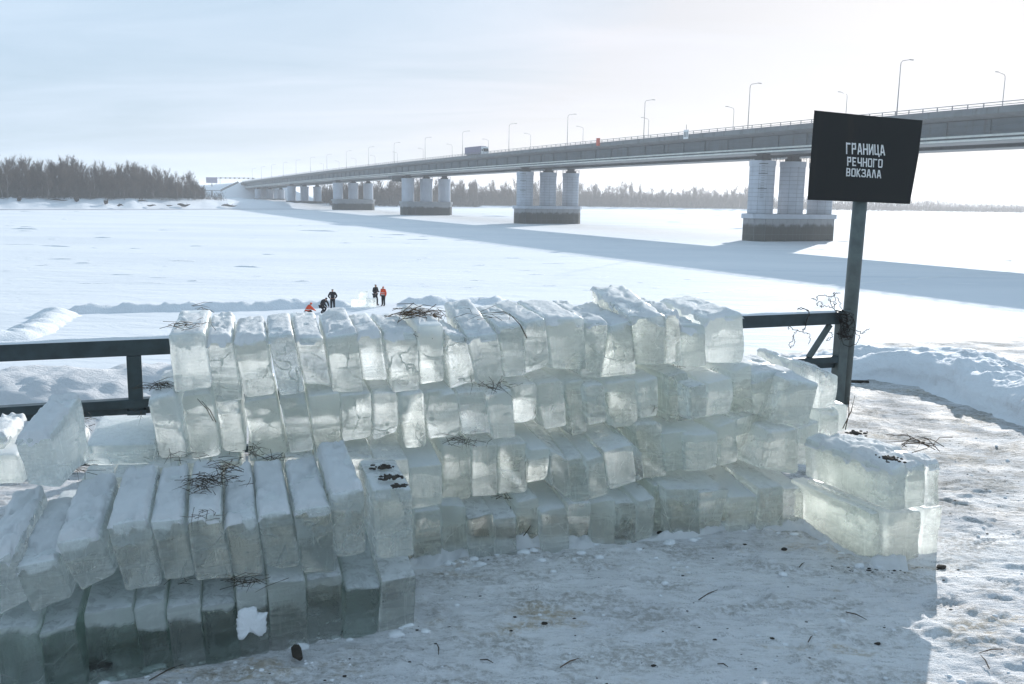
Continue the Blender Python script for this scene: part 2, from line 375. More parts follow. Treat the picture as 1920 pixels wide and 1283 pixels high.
M = dict(
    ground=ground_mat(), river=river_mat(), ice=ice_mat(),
    snow=snow_mat('fresh_snow', bscale=11, bdist=.02),
    cap=snow_mat('block_snow', base=(0.91, 0.915, 0.925), bscale=26, bdist=.016, thin=.3),
    bank=snow_mat('ploughed_snow', bscale=5, bdist=.05, stain=((0.42, 0.36, 0.33), .5)),
    farbank=snow_mat('far_snow', base=(0.78, 0.80, 0.84), bscale=.25, bdist=.6),
    berm=snow_mat('berm_snow', bscale=1.6, bdist=.16),
    rail=plain('green_grey_paint', (0.032, 0.05, 0.056), .42, 0, .25, 9, .0015),
    post=plain('grey_green_paint', (0.10, 0.122, 0.118), .45, 0, .2, 9, .0015),
    sign=weathered('black_paint', (0.006, 0.007, 0.007), (0.022, 0.016, 0.011), .62, 5.0),
    white=plain('white_paint', (0.72, 0.73, 0.73), .6, 0, .15, 40),
    wire=plain('rusty_wire', (0.03, 0.022, 0.018), .6, .3, .3, 30),
    straw=plain('dry_straw', (0.10, 0.062, 0.034), .8, 0, .5, 40),
    straw_d=plain('dark_straw', (0.06, 0.043, 0.027), .85, 0, .5, 40),
    dirt=plain('frozen_dirt', (0.045, 0.036, 0.028), .9, 0, .4, 40, .004),
    steel=weathered('girder_paint', (0.085, 0.118, 0.135), (0.045, 0.05, 0.05), .5, .9),
    steel_d=plain('dark_girder', (0.075, 0.09, 0.095), .6, 0, .2, .6),
    deck=weathered('deck_concrete', (0.17, 0.19, 0.20), (0.08, 0.08, 0.08), .8, .7),
    railing=plain('railing_zinc', (0.22, 0.235, 0.25), .5, .2, .1, 2),
    pipe=plain('pale_pipe', (0.66, 0.68, 0.64), .5, 0, .1, .6),
    column=plate_mat('column_plate', (0.50, 0.54, 0.60), None),
    joint=plain('plate_joint', (0.16, 0.17, 0.185), .9, 0, .2, 2),
    plinth=plate_mat('plinth_plate', (0.33, 0.345, 0.36), (0.075, 0.08, 0.07), -3.1),
    lamp=plain('lamp_zinc', (0.22, 0.23, 0.25), .5, .2, .1, 2),
    bark=plain('grey_bark', (0.105, 0.092, 0.080), .9, 0, .3, .6),
    birch=plain('birch_bark', (0.24, 0.225, 0.205), .9, 0, .4, 1.2),
    twig=plain('bare_twigs', (0.098, 0.072, 0.052), .9, 0, .35, .2),
    shrub=plain('dark_shrub', (0.07, 0.062, 0.05), .9, 0, .35, .15),
    log=plain('dark_driftwood', (0.05, 0.045, 0.038), .9, 0, .4, .7),
    orange=plain('orange_cloth', (0.72, 0.075, 0.02), .8, 0, .15, 12),
    black=plain('black_cloth', (0.012, 0.013, 0.017), .85, 0, .3, 12),
    grey=plain('reflective_band', (0.6, 0.6, 0.58), .5, 0, .1, 12),
    skin=plain('skin', (0.42, 0.24, 0.17), .6, 0, .08, 12),
    red=plain('red_paint', (0.55, 0.09, 0.05), .6, 0, .1, 3),
    trailer=plain('trailer_side', (0.22, 0.20, 0.29), .6, 0, .12, .8),
    cab=plain('cab_white', (0.75, 0.76, 0.76), .4, 0, .05, 2),
    tyre=plain('tyre', (0.02, 0.02, 0.02), .8),
    glassd=plain('dark_window', (0.02, 0.025, 0.03), .15),
    shore_grey=plain('grey_shore', (0.35, 0.36, 0.42), .5, 0, .2, .05),
    earth=plain('far_slope', (0.42, 0.44, 0.47), .9, 0, .15, .1),
)

# ------------------------------------------------------------------ the near ground and the embankment
RIV = -6.9
FA, FB = np.array([-4.04, 7.06]), np.array([3.58, 10.09])          # fence line seen from above
FW = unit(FB - FA); FN = np.array([-FW[1], FW[0]])                   # along it, and away from the camera
def behind_fence(X, Y): return (X - FA[0]) * FN[0] + (Y - FA[1]) * FN[1]
_pr = random.Random(21)
PRINTS = [(_pr.uniform(-.6, 3.6), _pr.uniform(3.9, 6.2), _pr.uniform(-.6, 2.2), _pr.uniform(.85, 1.05)) for _ in range(30)]
def ground_z(X, Y, detail=True):
    X = np.asarray(X, float); Y = np.asarray(Y, float)
    e = behind_fence(X, Y)
    z = 0.012 * (fbm(X * .9, Y * .9, 3) - .5) * 2
    if detail:
        z = z + (0.042 - .014 * sstep(2.2, 3, X)) * (fbm(X * 3.1 + Y * .6, Y * 5.2, 5, 5, .6) - .5)
        z = z + (0.026 - .010 * sstep(2.2, 3, X)) * (fbm(X * 13 + Y * 3, Y * 17, 6, 4, .62) - .5) + .016 * sstep(.60, .75, fbm(X * 6, Y * 7, 27, 3))
        pr = fbm(X * 4.3, Y * 3.6, 21, 2)
        z = z - 0.011 * sstep(.60, .72, pr) * sstep(0, 1, (X > 2.2) * 1.0)      # foot prints on the right
        for (px, py, an, sc) in PRINTS:
            du, dv_ = X - px, Y - py; ca, sa = math.cos(an), math.sin(an); u = (du * ca + dv_ * sa) / sc; w = (-du * sa + dv_ * ca) / sc
            msk = sstep(1.0, .72, np.sqrt((u / .15) ** 2 + (w / (.055 - .1 * u * .12)) ** 2))
            z = z + msk * (-.007 + .0055 * np.sin(u * 2 * math.pi / .042) * np.sign(np.sin(w * 60) + .3)) + .004 * sstep(1.5, 1.1, np.sqrt((u / .15) ** 2 + (w / .055) ** 2)) * (1 - msk)
        ruts = np.sin((X * .55 + Y * .83) * 13 + 3 * fbm(X, Y, 8)) * fbm(X * 2, Y * 2, 9)
        z = z + 0.006 * ruts * sstep(2.4, 3.0, X)
    # ploughed mound behind the fence on the left
    left = sstep(-2.5, -4.3, X)
    mound = 0.47 * np.exp(-((e - 2.35) / .95) ** 2) * left * (0.72 + .56 * fbm(X * 1.1, Y * 1.1, 14))
    mound = mound + 0.16 * np.exp(-(((X + 3.5) / .28) ** 2 + ((Y - 9.75) / .3) ** 2))
    lump = 0.10 * (fbm(X * 4, Y * 4, 15, 4, .6) - .5) * sstep(.5, 1.4, e) * sstep(6, 4, e) * left
    z = z + mound + lump
    edge = 3.0 + .5 * (fbm(X * .5, Y * .5, 19) - .5) + 0.4 * sstep(2, 5, X)
    drop = np.where(e > edge, (e - edge) * .52, 0.0)
    return np.maximum(z - drop, RIV - .6)
def axis(segs):
    out = [segs[0][0]]
    for a, b, st in segs: out += list(np.linspace(a, b, max(1, int(round((b - a) / st))) + 1)[1:])
    return np.array(out)
xs = axis([(-60, -12, 4), (-12, -6, .3), (-6, -3, .06), (-3, 4.2, .019), (4.2, 7.5, .06), (7.5, 12, .25), (12, 60, 4)])
ys = axis([(-30, 0, 3), (0, 3, .3), (3, 7.2, .019), (7.2, 12.5, .055), (12.5, 16, .15), (16, 46, 1.5)])
GX, GY = np.meshgrid(xs, ys)
tag(grid_obj('ground', GX, GY, ground_z(GX, GY), M['ground']), kind='structure')
def on_ground(px, py, dz=0.0):
    P = at_z(px, py, 0.0)
    P[2] = float(ground_z(P[0], P[1])) + dz; return P

# river: one sheet out to the horizon
rv = mesh_obj('river_ice', [(-5200, -300, RIV), (5200, -300, RIV), (5200, 5200, RIV), (-5200, 5200, RIV)], [(0, 1, 2, 3)], M['river'])
tag(rv, kind='structure')

# far bank: rises behind the shore line
shore_px = [(-700, 398), (-350, 396), (0, 393), (250, 393), (480, 392), (640, 391), (850, 391), (1100, 392), (1400, 396.5), (1650, 400.5), (1920, 403.5), (2300, 409), (2700, 416)]
sx_ = np.array([p[0] for p in shore_px]); sy_ = np.array([p[1] for p in shore_px])
def bank_top(px): return np.interp(px, [-700, 380, 480, 560, 700, 900, 2700], [5.2, 5.0, 3.6, 3.0, 2.4, 1.7, 1.3])
cols = np.linspace(-700, 2700, 340)
offs = np.array([-6, 0, 3, 6, 9, 13, 18, 25, 36, 55, 90, 160, 400, 1200, 3000.])
prof = np.array([-.05, .03, .10, .22, .38, .55, .75, .92, 1.0, 1.04, 1.05, 1.08, 1.15, 1.2, 1.2])
BX, BY, BZ = [], [], []
for c in cols:
    P = at_z(c, np.interp(c, sx_, sy_), RIV); d = unit(P[:2]); w = 1.0 if c < 430 else 1.0 + min(3.5, (c - 430) / 60.)
    k = fbm(c * .045, 0, 33) * 10
    o = offs * (w if c < 900 else 1.2) + k * (offs > -1)
    BX.append(P[0] + d[0] * o); BY.append(P[1] + d[1] * o)
    zc = RIV - .3 + .3 + prof * bank_top(c) * (0.75 + .5 * fbm(c * .09, offs * .15, 35))
    zc[0] = RIV - .4; BZ.append(zc)
tag(grid_obj('far_bank', np.array(BX), np.array(BY), np.array(BZ), M['farbank']), kind='structure')
def far_point(px, back, z=None):
    """a point `back` metres behind the shore line in the direction of photo column px"""
    P = at_z(px, np.interp(px, sx_, sy_), RIV); d = unit(P[:2]); w = 1.0 if px < 430 else (1.0 + min(3.5, (px - 430) / 60.) if px < 900 else 1.2)
    zz_ = RIV + bank_top(px) * np.interp(back / w, offs, prof) * .97 if z is None else z
    return np.array([P[0] + d[0] * back, P[1] + d[1] * back, zz_])
mbw = MB()
pts = [at_z(x, y, RIV + .06) for x, y in ((-250, 391.6), (0, 391.0), (200, 391.4), (400, 391.6), (600, 392))]
pts2 = [at_z(x, y, RIV + .06) for x, y in ((-250, 394.2), (0, 393.8), (200, 393.6), (400, 393.0), (600, 392.6))]
for i in range(4): mbw.add([pts2[i], pts2[i + 1], pts[i + 1], pts[i]], [(0, 1, 2, 3)])
tag(mbw.build('grey_shore_strip', M['shore_grey']), kind='structure')  # narrow band of darker grey along the left far shore

# snow drifts and ice hummocks on the river: low ridges nobody could count
V, Fc = [], []
def drift(cx_, cy_, L, W, Hh, ang):
    ca, sa = math.cos(ang), math.sin(ang); b = len(V); n = 7
    for i in range(n):
        for j in range(4):
            u = (i / (n - 1) - .5) * 2; v = (j / 3 - .5) * 2
            hh = Hh * max(0, 1 - u * u) * (1 - abs(v) ** 1.5) * random.uniform(.5, 1.3)
            x = u * L / 2; y = v * W / 2 * (1 - .5 * u * u) * random.uniform(.8, 1.2)
            V.append((cx_ + ca * x - sa * y, cy_ + sa * x + ca * y, RIV - .03 + hh))
    for i in range(n - 1):
        for j in range(3): Fc.append((b + i * 4 + j, b + (i + 1) * 4 + j, b + (i + 1) * 4 + j + 1, b + i * 4 + j + 1))
for k in range(340):
    px = random.uniform(-150, 2050); py = 396 + 150 * random.random() ** 1.6
    if random.random() < .4: px = random.uniform(-50, 420) if random.random() < .4 else random.uniform(700, 1500)
    py = max(py, np.interp(px, sx_, sy_) + 4)
    P = at_z(px, py, RIV); far = P[1] / 100
    if P[1] > 900: continue
    drift(P[0], P[1], random.uniform(1., 5.5) * random.uniform(.4, 1) * (.6 + far * .7), random.uniform(.4, 1.6) * (.7 + far * .3), random.uniform(.06, .3) * random.uniform(.3, 1) * (.6 + far * .25), random.gauss(.05, .18))
tag(mesh_obj('snow_drifts', V, Fc, M['berm'], smooth=True), kind='stuff')

# ------------------------------------------------------------------ the bridge
PIER0 = np.array([65.6, 218.0]); STEP = np.array([-53.7, 108.7])
SPAN = float(np.linalg.norm(STEP)); BU = STEP / SPAN                    # along the bridge, going away
BP = np.array([BU[1], -BU[0]])                                          # across it, to the right
if BP[0] < 0: BP = -BP
HALF = 15.0
BU3, BP3 = np.array([*BU, 0]), np.array([*BP, 0])
NEAR = np.array([*(PIER0 - BP * HALF), 0.0])
def near_at(px, py, inset=0.0):
    P = at_pl(px, py, NEAR + BP3 * inset, BP3); return float(np.dot(P[:2] - PIER0, BU)), P[2]
railpx = [(1920, 186), (1875, 190), (1668, 213), (1393, 235.5), (1200, 253), (1058, 267), (949, 279.5), (863, 290), (793, 297.5), (735, 304), (688, 309.5), (646, 313.5), (610, 318), (579, 322), (552, 325.5), (528, 328.5), (506, 331.5), (487, 334), (470, 336.5), (453, 340)]
tz = np.array([near_at(x, y) for x, y in railpx])
_co = np.polyfit(tz[:, 0], tz[:, 1], 3)
T0, T1 = -190.0, float(tz[-1, 0])
def rail_z(t):
    t = np.asarray(t, float); lo = tz[0, 0]
    zl = np.polyval(_co, lo); sl = np.polyval(np.polyder(_co), lo)
    return np.where(t < lo, zl + sl * (t - lo) - (t - lo) ** 2 * 3e-5, np.polyval(_co, np.minimum(t, T1)))
def bpt(t, off, dz):
    """point at t metres along, off metres across from the near edge, dz under the top of the railing"""
    return np.array([*(PIER0 + BU * t + BP * (off - HALF)), float(rail_z(t)) + dz])
bridge = tag(empty('road_bridge', (PIER0[0], PIER0[1], RIV)), 'long grey girder road bridge crossing the frozen river on triple round columns', 'bridge')
TS = np.linspace(T0, T1, 90)
def sweep(name, prof, mat, ts=TS, parent=bridge, smooth=False):
    V, Fc = [], []; n = len(prof)
    for t in ts:
        for o, z in prof: V.append(bpt(t, o, z))
    for i in range(len(ts) - 1):
        for k in range(n):
            Fc.append((i * n + k, (i + 1) * n + k, (i + 1) * n + (k + 1) % n, i * n + (k + 1) % n))
    Fc.append(tuple(range(n))); Fc.append(tuple(reversed([(len(ts) - 1) * n + k for k in range(n)])))
    L = np.array(bridge.location)
    o = mesh_obj(name, np.array(V) - L, Fc, mat, parent, smooth); return o
W = 2 * HALF
sweep('deck', [(0, -1.25), (0, -1.85), (.5, -1.95), (2.6, -2.45), (W - 2.6, -2.45), (W - .5, -1.95), (W, -1.85), (W, -1.25)], M['deck'])
for o0 in (2.6, W - 9.2):
    sweep('girder', [(o0, -2.45), (o0 - .25, -2.5), (o0, -2.6), (o0, -5.95), (o0 - .35, -6.0), (o0 - .35, -6.15), (o0 + 6.9, -6.15), (o0 + 6.9, -6.0), (o0 + 6.6, -5.95), (o0 + 6.6, -2.45)], M['steel'])
sweep('girder', [(12.2, -2.45), (12.2, -5.6), (17.8, -5.6), (17.8, -2.45)], M['steel_d'])
for z, o in ((-5.25, 2.0), (-5.95, 1.75)):
    sweep('service_pipe', [(o + .21 * math.cos(a), z + .21 * math.sin(a)) for a in np.arange(0, 6.28, math.pi / 3)], M['pipe'])
sweep('longitudinal_rib', [(2.6, -3.5), (2.42, -3.5), (2.42, -3.62), (2.6, -3.62)], M['steel'])
sweep('longitudinal_rib', [(2.6, -4.4), (2.42, -4.4), (2.42, -4.52), (2.6, -4.52)], M['steel'])
sweep('guard_rail', [(.10, 0), (.10, -.12), (.22, -.12), (.22, 0)], M['railing'])
sweep('guard_rail', [(.12, -.45), (.12, -.55), (.2, -.55), (.2, -.45)], M['railing'])
sweep('kerb', [(.05, -.85), (.05, -1.25), (.5, -1.25), (.5, -.85)], M['deck'])
sweep('guard_rail', [(W - .22, 0), (W - .22, -.12), (W - .1, -.12), (W - .1, 0)], M['railing'])
sweep('crash_barrier', [(2.6, -.45), (2.6, -.75), (2.75, -.75), (2.75, -.45)], M['railing'])
pm = MB().box((0, 0, -.68), (.16, .10, 1.15)).mesh('rail_post', M['railing'])
ang = math.atan2(BU[1], BU[0])
bl = np.array(bridge.location)
for i, t in enumerate(np.arange(-60, T1, 3.05)):
    if i >= 300: break
    obj_of('rail_post', pm, bridge, bpt(t, .28, 0) - bl, (0, 0, ang))
sm_ = MB().box((0, 0, -4.25), (.14, .34, 3.35)).mesh('web_stiffener', M['steel'])
cm_ = MB()
cm_.add([(-.06, -2.2, -1.97), (.06, -2.2, -1.97), (.06, 0, -2.46), (-.06, 0, -2.46), (-.06, 0, -3.1), (.06, 0, -3.1), (-.06, -2.2, -2.15), (.06, -2.2, -2.15)],
        [(0, 3, 4, 6), (1, 7, 5, 2), (6, 4, 5, 7), (0, 6, 7, 1)])
cm_ = cm_.mesh('deck_bracket', M['steel_d'])
for i, t in enumerate(np.arange(-60, T1, 8.6)):
    obj_of('web_stiffener', sm_, bridge, bpt(t, 2.5, 0) - bl, (0, 0, ang))
    obj_of('deck_bracket', cm_, bridge, bpt(t, 2.6, 0) - bl, (0, 0, ang))
    obj_of('deck_bracket', cm_, bridge, bpt(t + 4.3, 2.6, 0) - bl, (0, 0, ang))

# piers: a plinth with nosed ends and three round columns faced with plates
CR = 2.9                                                     # column radius
def plate_mesh(name, r, a0, a1, h, th, mat, seg=3):
    V = []
    for k in range(seg + 1):
        a = a0 + (a1 - a0) * k / seg
        for rr in (r, r + th):
            for z in (0, h): V.append((rr * math.cos(a), rr * math.sin(a), z))
    Fc = []
    for k in range(seg):
        b = 4 * k
        Fc += [(b + 2, b + 6, b + 7, b + 3), (b + 3, b + 7, b + 5, b + 1), (b, b + 4, b + 6, b + 2)]
    Fc += [(0, 2, 3, 1), (4 * seg, 4 * seg + 1, 4 * seg + 3, 4 * seg + 2)]
    me = bpy.data.meshes.new(name); me.from_pydata(V, [], Fc); me.materials.append(mat); me.update(); return me
PR_OFF = (-9.2, 0, 9.2)
def pier(k, plates):
    c = PIER0 + STEP * k; t = SPAN * k
    on_land = k >= 4
    zg = RIV if not on_land else far_point(570 if k == 4 else 507, 120)[2]
    ztop = float(rail_z(t)) - 6.15
    ph = 6.3 if not on_land else 1.2
    hl, hw, nose = 12.4, 3.7, 1.8
    out = [(-hl, -hw + nose), (-hl + nose, -hw), (hl - nose, -hw), (hl, -hw + nose), (hl, hw - nose), (hl - nose, hw), (-hl + nose, hw), (-hl, hw - nose)]
    rot = math.atan2(BP[1], BP[0])
    pe = obj_of('pier', None, bridge, np.array([c[0], c[1], zg]) - bl, (0, 0, rot)) if False else None
    ca, sa = math.cos(rot), math.sin(rot)
    def wp(x, y, z): return np.array([c[0] + ca * x - sa * y, c[1] + sa * x + ca * y, z]) - bl
    mb = MB()
    rings = [(1.0, -1.0), (1.0, ph - 1.15), (1.035, ph - 1.12), (1.035, ph - .05), (1.0, ph)]
    V = []; n = 8
    for s, z in rings:
        for x, y in out: V.append(wp(x * s, y * s * (1.02 if s > 1 else 1), zg + z))
    Fc = [tuple(reversed(range(n))), tuple(len(V) - n + q for q in range(n))]
    for r_ in range(len(rings) - 1):
        for q in range(n): Fc.append((r_ * n + q, r_ * n + (q + 1) % n, (r_ + 1) * n + (q + 1) % n, (r_ + 1) * n + q))
    pl = mesh_obj('plinth', V, Fc, M['joint'] if plates else M['plinth'], bridge)
    if plates:
        # facing plates on the sides that can be seen, three courses
        for i in range(n):
            a = np.array(out[i]); b = np.array(out[(i + 1) % n]); L = np.linalg.norm(b - a)
            cnt = max(1, int(round(L / 2.15))); d = (b - a) / L; nn = np.array([d[1], -d[0]])
            for j in range(cnt):
                for (z0, z1) in ((-.5, 1.55), (1.6, 3.35), (3.4, ph - 1.18)):
                    m_ = MB(); w0, w1 = L * j / cnt + .05, L * (j + 1) / cnt - .05
                    P = [(a + d * w0 + nn * o) for o in (0, .05)] + [(a + d * w1 + nn * o) for o in (0, .05)]
                    q = [P[1], P[3], P[2], P[0]]
                    m_.hexa([wp(x, y, zg + z0) for x, y in q] + [wp(x, y, zg + z1) for x, y in q])
                    m_.build('facing_plate', M['plinth'], pl)
        cmb = MB()
        V2 = [wp(x * 1.045, y * 1.06, zg + z) for z in (ph - 1.1, ph - .02) for x, y in out]
        mesh_obj('plinth_cap', V2, [tuple(reversed(range(8))), tuple(range(8, 16))] + [(q, (q + 1) % 8, 8 + (q + 1) % 8, 8 + q) for q in range(8)], M['column'], pl)
    ch = ztop - 1.5 - (zg + ph)
    for x in PR_OFF:
        base = wp(x, 0, zg + ph)
        cyl = MB().tube([(0, 0, 0), (0, 0, ch)], CR, 28)
        col = mesh_obj('column', cyl.V, cyl.F, M['joint'] if plates else M['column'], bridge, False, base); col.rotation_euler = (0, 0, rot)
        if plates:
            rows, around = 12, 10
            ph_ = ch / (rows + .55)
            ms = plate_mesh('facing_plate', CR, .009, 2 * math.pi / around - .009, ph_ - .05, .03, M['column'])
            for q in range(around):
                aa = 2 * math.pi * q / around
                # only the sides towards the river bank where we stand
                if math.sin(aa + math.pi / around) > .62: continue
                for rr in range(rows):
                    if k > 1 and rr % 1: continue
                    obj_of('facing_plate', ms, col, (0, 0, rr * ph_ + .03), (0, 0, aa))
        cap = MB().tube([(0, 0, ch - 1.25), (0, 0, ch - 1.2), (0, 0, ch), (0, 0, ch + .02)], [CR, CR + .16, CR + .16, CR - .3], 28)
        cap.build('column_cap', M['column'], col)
        bs = MB().box((0, 0, ch + .35), (2.9, 2.4, .7)).box((0, 0, ch + 1.0), (2.0, 1.8, .7)).box((0, 0, ch + 1.42), (2.8, 2.0, .2))
        bs.build('bearing', M['steel_d'], col)
        rl = MB()
        for q in range(14):
            a0, a1 = 2 * math.pi * q / 14, 2 * math.pi * (q + 1) / 14; r2 = CR + .2
            p0 = np.array([r2 * math.cos(a0), r2 * math.sin(a0), ch]); p1 = np.array([r2 * math.cos(a1), r2 * math.sin(a1), ch])
            rl.bar(p0, p0 + Z3 * 1.0, .05, .05, np.array([1., 0, 0])); rl.bar(p0 + Z3, p1 + Z3, .05, .05); rl.bar(p0 + Z3 * .5, p1 + Z3 * .5, .04, .04)
        if k < 3: rl.build('platform_rail', M['steel_d'], col)
        if x < 0 and k < 2:     # caged ladder hung on the first column
            ld = MB(); r2 = CR + .35; a = math.radians(-128) ; e = np.array([math.cos(a), math.sin(a), 0]); s = np.array([-e[1], e[0], 0])
            for sg in (-.4, .4): ld.bar(e * r2 + s * sg + Z3 * (ch - 8.5), e * r2 + s * sg + Z3 * (ch - .2), .09, .09)
            for zz in np.arange(ch - 8.4, ch, .55): ld.bar(e * r2 - s * .4 + Z3 * zz, e * r2 + s * .4 + Z3 * zz, .06, .06)
            for zz in (ch - .8, ch - 3.0, ch - 6.4): ld.bar(e * (r2 + .5) - s * 1.0 + Z3 * zz, e * (r2 + .5) + s * 1.0 + Z3 * zz, .3, .14)
            for sg in (-.55, 0, .55): ld.bar(e * (r2 + .5) + s * sg + Z3 * (ch - 7.6), e * (r2 + .5) + s * sg + Z3 * (ch - .4), .05, .05)
            ld.build('ladder', M['steel_d'], col)
for k in range(6): pier(k, k <= 1)
pier(-1, False)
# a walkway cradle hung under the deck beside the third pier, and one small lamp under the main span
wk = MB(); b0 = bpt(SPAN * 2 + 4, 3, -7.4)
wk.box(b0 - bl, (6, 9, 1.6), [BU3, BP3, Z3]); wk.box(b0 - bl + np.array([0, 0, -1.2]), (3, 6, 1.2), [BU3, BP3, Z3])
wk.build('inspection_cradle', M['steel_d'], bridge)
# abutment and the approach embankment
ta = T1 + 2
ab = MB()
for o in (1.0,): ab.box((bpt(T1 + 1.5, 15, 0) + np.array([0, 0, -9.5])) - bl, (5, 31, 16.5), [BU3, BP3, Z3])
ab.build('abutment', M['deck'], bridge)
em = MB(); zt = float(rail_z(T1)) - 1.4; zb = far_point(430, 300)[2] - 2
def ep(t, o, z): return np.array([*(PIER0 + BU * t + BP * o), z])
em.hexa([ep(T1 - 22, -48, zb), ep(T1 - 22, 48, zb), ep(T1 + 700, 48, zb), ep(T1 + 700, -48, zb), ep(T1 + 3, -15.5, zt), ep(T1 + 3, 15.5, zt), ep(T1 + 700, 15.5, zt - 4), ep(T1 + 700, -15.5, zt - 4)])
tag(em.build('approach_embankment', M['farbank']), kind='structure')
st = MB(); q0 = bpt(T1 + 3, -2, -1.4)
for (a, b) in (((0, 0, 0), (-14, -16, -9)), ((-14, -16, -9), (-34, -16, -9)), ((0, -2, .8), (-14, -18, -8.2))):
    st.bar(q0 + np.array(a) * .8, q0 + np.array(b) * .8, .5, .7)
for x in (-14, -24, -34): st.bar(q0 + np.array([x, -16, -9]) * .8, q0 + np.array([x, -16, -20]) * .8, 1.1, 1.1, np.array([1., 0, 0]))
tag(st.build('access_stair', M['deck'], None, False, q0), 'concrete stair on posts beside the far left end of the bridge', 'stair')

# street lamps along both edges of the deck
lp = MB().tube([(0, 0, 0), (0, 0, 3.2), (0, 0, 9.0)], [.11, .09, .06], 6)
lamp_pole = lp.mesh('pole', M['lamp'], True)
lamp_arm = MB().tube([(0, 0, 9.0), (.05, 0, 9.5), (.35, 0, 9.85), (2.2, 0, 10.2)], [.08, .065, .055, .05], 5).mesh('arm', M['lamp'], True)
lamp_head = MB().box((2.6, 0, 10.2), (.8, .26, .12)).box((2.2, 0, 10.23), (.25, .16, .08)).mesh('lamp_head', M['lamp'])
ordn = ['first', 'second', 'third', 'fourth', 'fifth', 'sixth', 'seventh', 'eighth', 'ninth', 'tenth', 'eleventh', 'twelfth', 'thirteenth', 'fourteenth', 'fifteenth', 'sixteenth', 'seventeenth', 'eighteenth', 'nineteenth', 'twentieth', 'twenty-first', 'twenty-second', 'twenty-third', 'twenty-fourth', 'twenty-fifth', 'twenty-sixth', 'twenty-seventh', 'twenty-eighth']
def lamp(t, off, flip, label, group, scale=1.0):
    root = tag(empty('street_lamp', bpt(t, off, -1.25)), label, 'street lamp', group)
    root.rotation_euler = (0, 0, math.atan2(BP[1], BP[0]) + (math.pi if flip else 0)); root.scale = (scale,) * 3
    obj_of('pole', lamp_pole, root); obj_of('arm', lamp_arm, root); obj_of('lamp_head', lamp_head, root)
near_px = [1668, 1393, 1200, 1058, 949.4, 863.2, 793.4, 735.6, 688, 646.4, 610, 579.3, 552.2, 528.2, 506.5, 487.2, 470]
ts_near = [near_at(x, 300)[0] for x in near_px]
for i, t in enumerate(ts_near):
    zsc = 1.06 if i < 3 else 1.0
    lamp(t, .9, False, 'tall street lamp on the near edge of the bridge, %s from the right' % ordn[i], 'lamps on the near edge of the bridge', zsc)
far_px = [1875, 1585, 1376, 1218, 1096, 998, 919, 851, 796.5, 748, 706, 670, 638, 609]
ts_far = [near_at(x, 300, W)[0] for x in far_px]
for i, t in enumerate(ts_far):
    lamp(t, W - .9, True, 'street lamp on far edge of bridge, arm to the left, %s from the right' % ordn[i], 'lamps on the far edge of the bridge')

# lorry, red box, white board on the bridge
tr_t0, tr_t1 = near_at(874, 285, 5.5)[0], near_at(915, 285, 5.5)[0]
def lorry():
    L = abs(tr_t0 - tr_t1); L = min(max(L, 12), 18)
    base = bpt((tr_t0 + tr_t1) / 2, 5.5, -1.25); base[2] += .0
    root = tag(empty('lorry', base), 'articulated lorry with a dull violet trailer and white cab crossing the bridge', 'lorry')
    root.rotation_euler = (0, 0, ang + math.pi)                 # cab towards the right of the picture
    x0, x1 = -L / 2, L / 2 - 2.9
    o = MB().box(((x0 + x1) / 2, 0, 2.75), (x1 - x0, 2.5, 2.75)).build('trailer', M['trailer'], root); bevel(o, .05)
    MB().box(((x0 + x1) / 2, 0, 1.2), (x1 - x0 - .3, 1.0, .3)).build('chassis', M['tyre'], root)
    c = MB(); cx0, cx1 = L / 2 - 2.4, L / 2
    P = [(cx0, -1.22, .7), (cx1, -1.22, .7), (cx1, 1.22, .7), (cx0, 1.22, .7), (cx0, -1.2, 3.9), (cx1 - .75, -1.2, 3.75), (cx1 - .75, 1.2, 3.75), (cx0, 1.2, 3.9)]
    cabo = c.hexa(P).build('cab', M['cab'], root); bevel(cabo, .12, 3)
    MB().hexa([(cx1 - .30, -1.1, 2.0), (cx1 - .26, -1.1, 2.0), (cx1 - .26, 1.1, 2.0), (cx1 - .30, 1.1, 2.0), (cx1 - .62, -1.05, 3.2), (cx1 - .55, -1.05, 3.2), (cx1 - .55, 1.05, 3.2), (cx1 - .62, 1.05, 3.2)]).build('windscreen', M['glassd'], cabo)
    for sgn in (-1, 1): MB().box((cx0 + 1.2, sgn * 1.225, 2.5), (1.0, .04, .8)).build('side_window', M['glassd'], cabo)
    wm = MB().tube([(0, -.16, 0), (0, .16, 0)], .5, 14).mesh('wheel', M['tyre'])
    for x in (cx1 - 1.0, x1 - .4, x0 + 1.2, x0 + 2.5, x0 + 3.8):
        for y in (-1.05, 1.05): obj_of('wheel', wm, root, (x, y, .5))
lorry()
P = near_at(1123, 268)[0]
rb = MB().box((0, 0, .7), (1.2, .5, 2.0)).box((0, 0, 1.75), (1.3, .6, .12)).build('red_box', M['red'], None, False, (0, 0, 0))
rb.location = tuple(bpt(P, -.3, -1.35)); rb.rotation_euler = (0, 0, ang); tag(rb, 'small red box fixed on the near railing of the bridge', 'box')
P = near_at(1288, 248)[0]
root = tag(empty('navigation_board', bpt(P, -.25, -1.6)), 'white board with dark strokes hung on the near railing of the bridge', 'sign'); root.rotation_euler = (0, 0, ang)
MB().box((0, 0, .8), (1.9, .1, 2.2)).build('panel', M['cab'], root)
for x, h in ((-.55, 1.3), (0, 1.3), (.55, 1.3)): MB().box((x, -.075 if BP[0] > 0 else .075, .8), (.22, .03, h)).build('painted_stroke', M['steel_d'], root)
for x, h in ((-.55, 1.3), (0, 1.3), (.55, 1.3)): MB().box((x, .075, .8), (.22, .03, h)).build('painted_stroke', M['steel_d'], root)
MB().bar((0, 0, 1.9), (0, 0, 3.2), .08, .08, np.array([1., 0, 0])).build('mast', M['steel_d'], root)
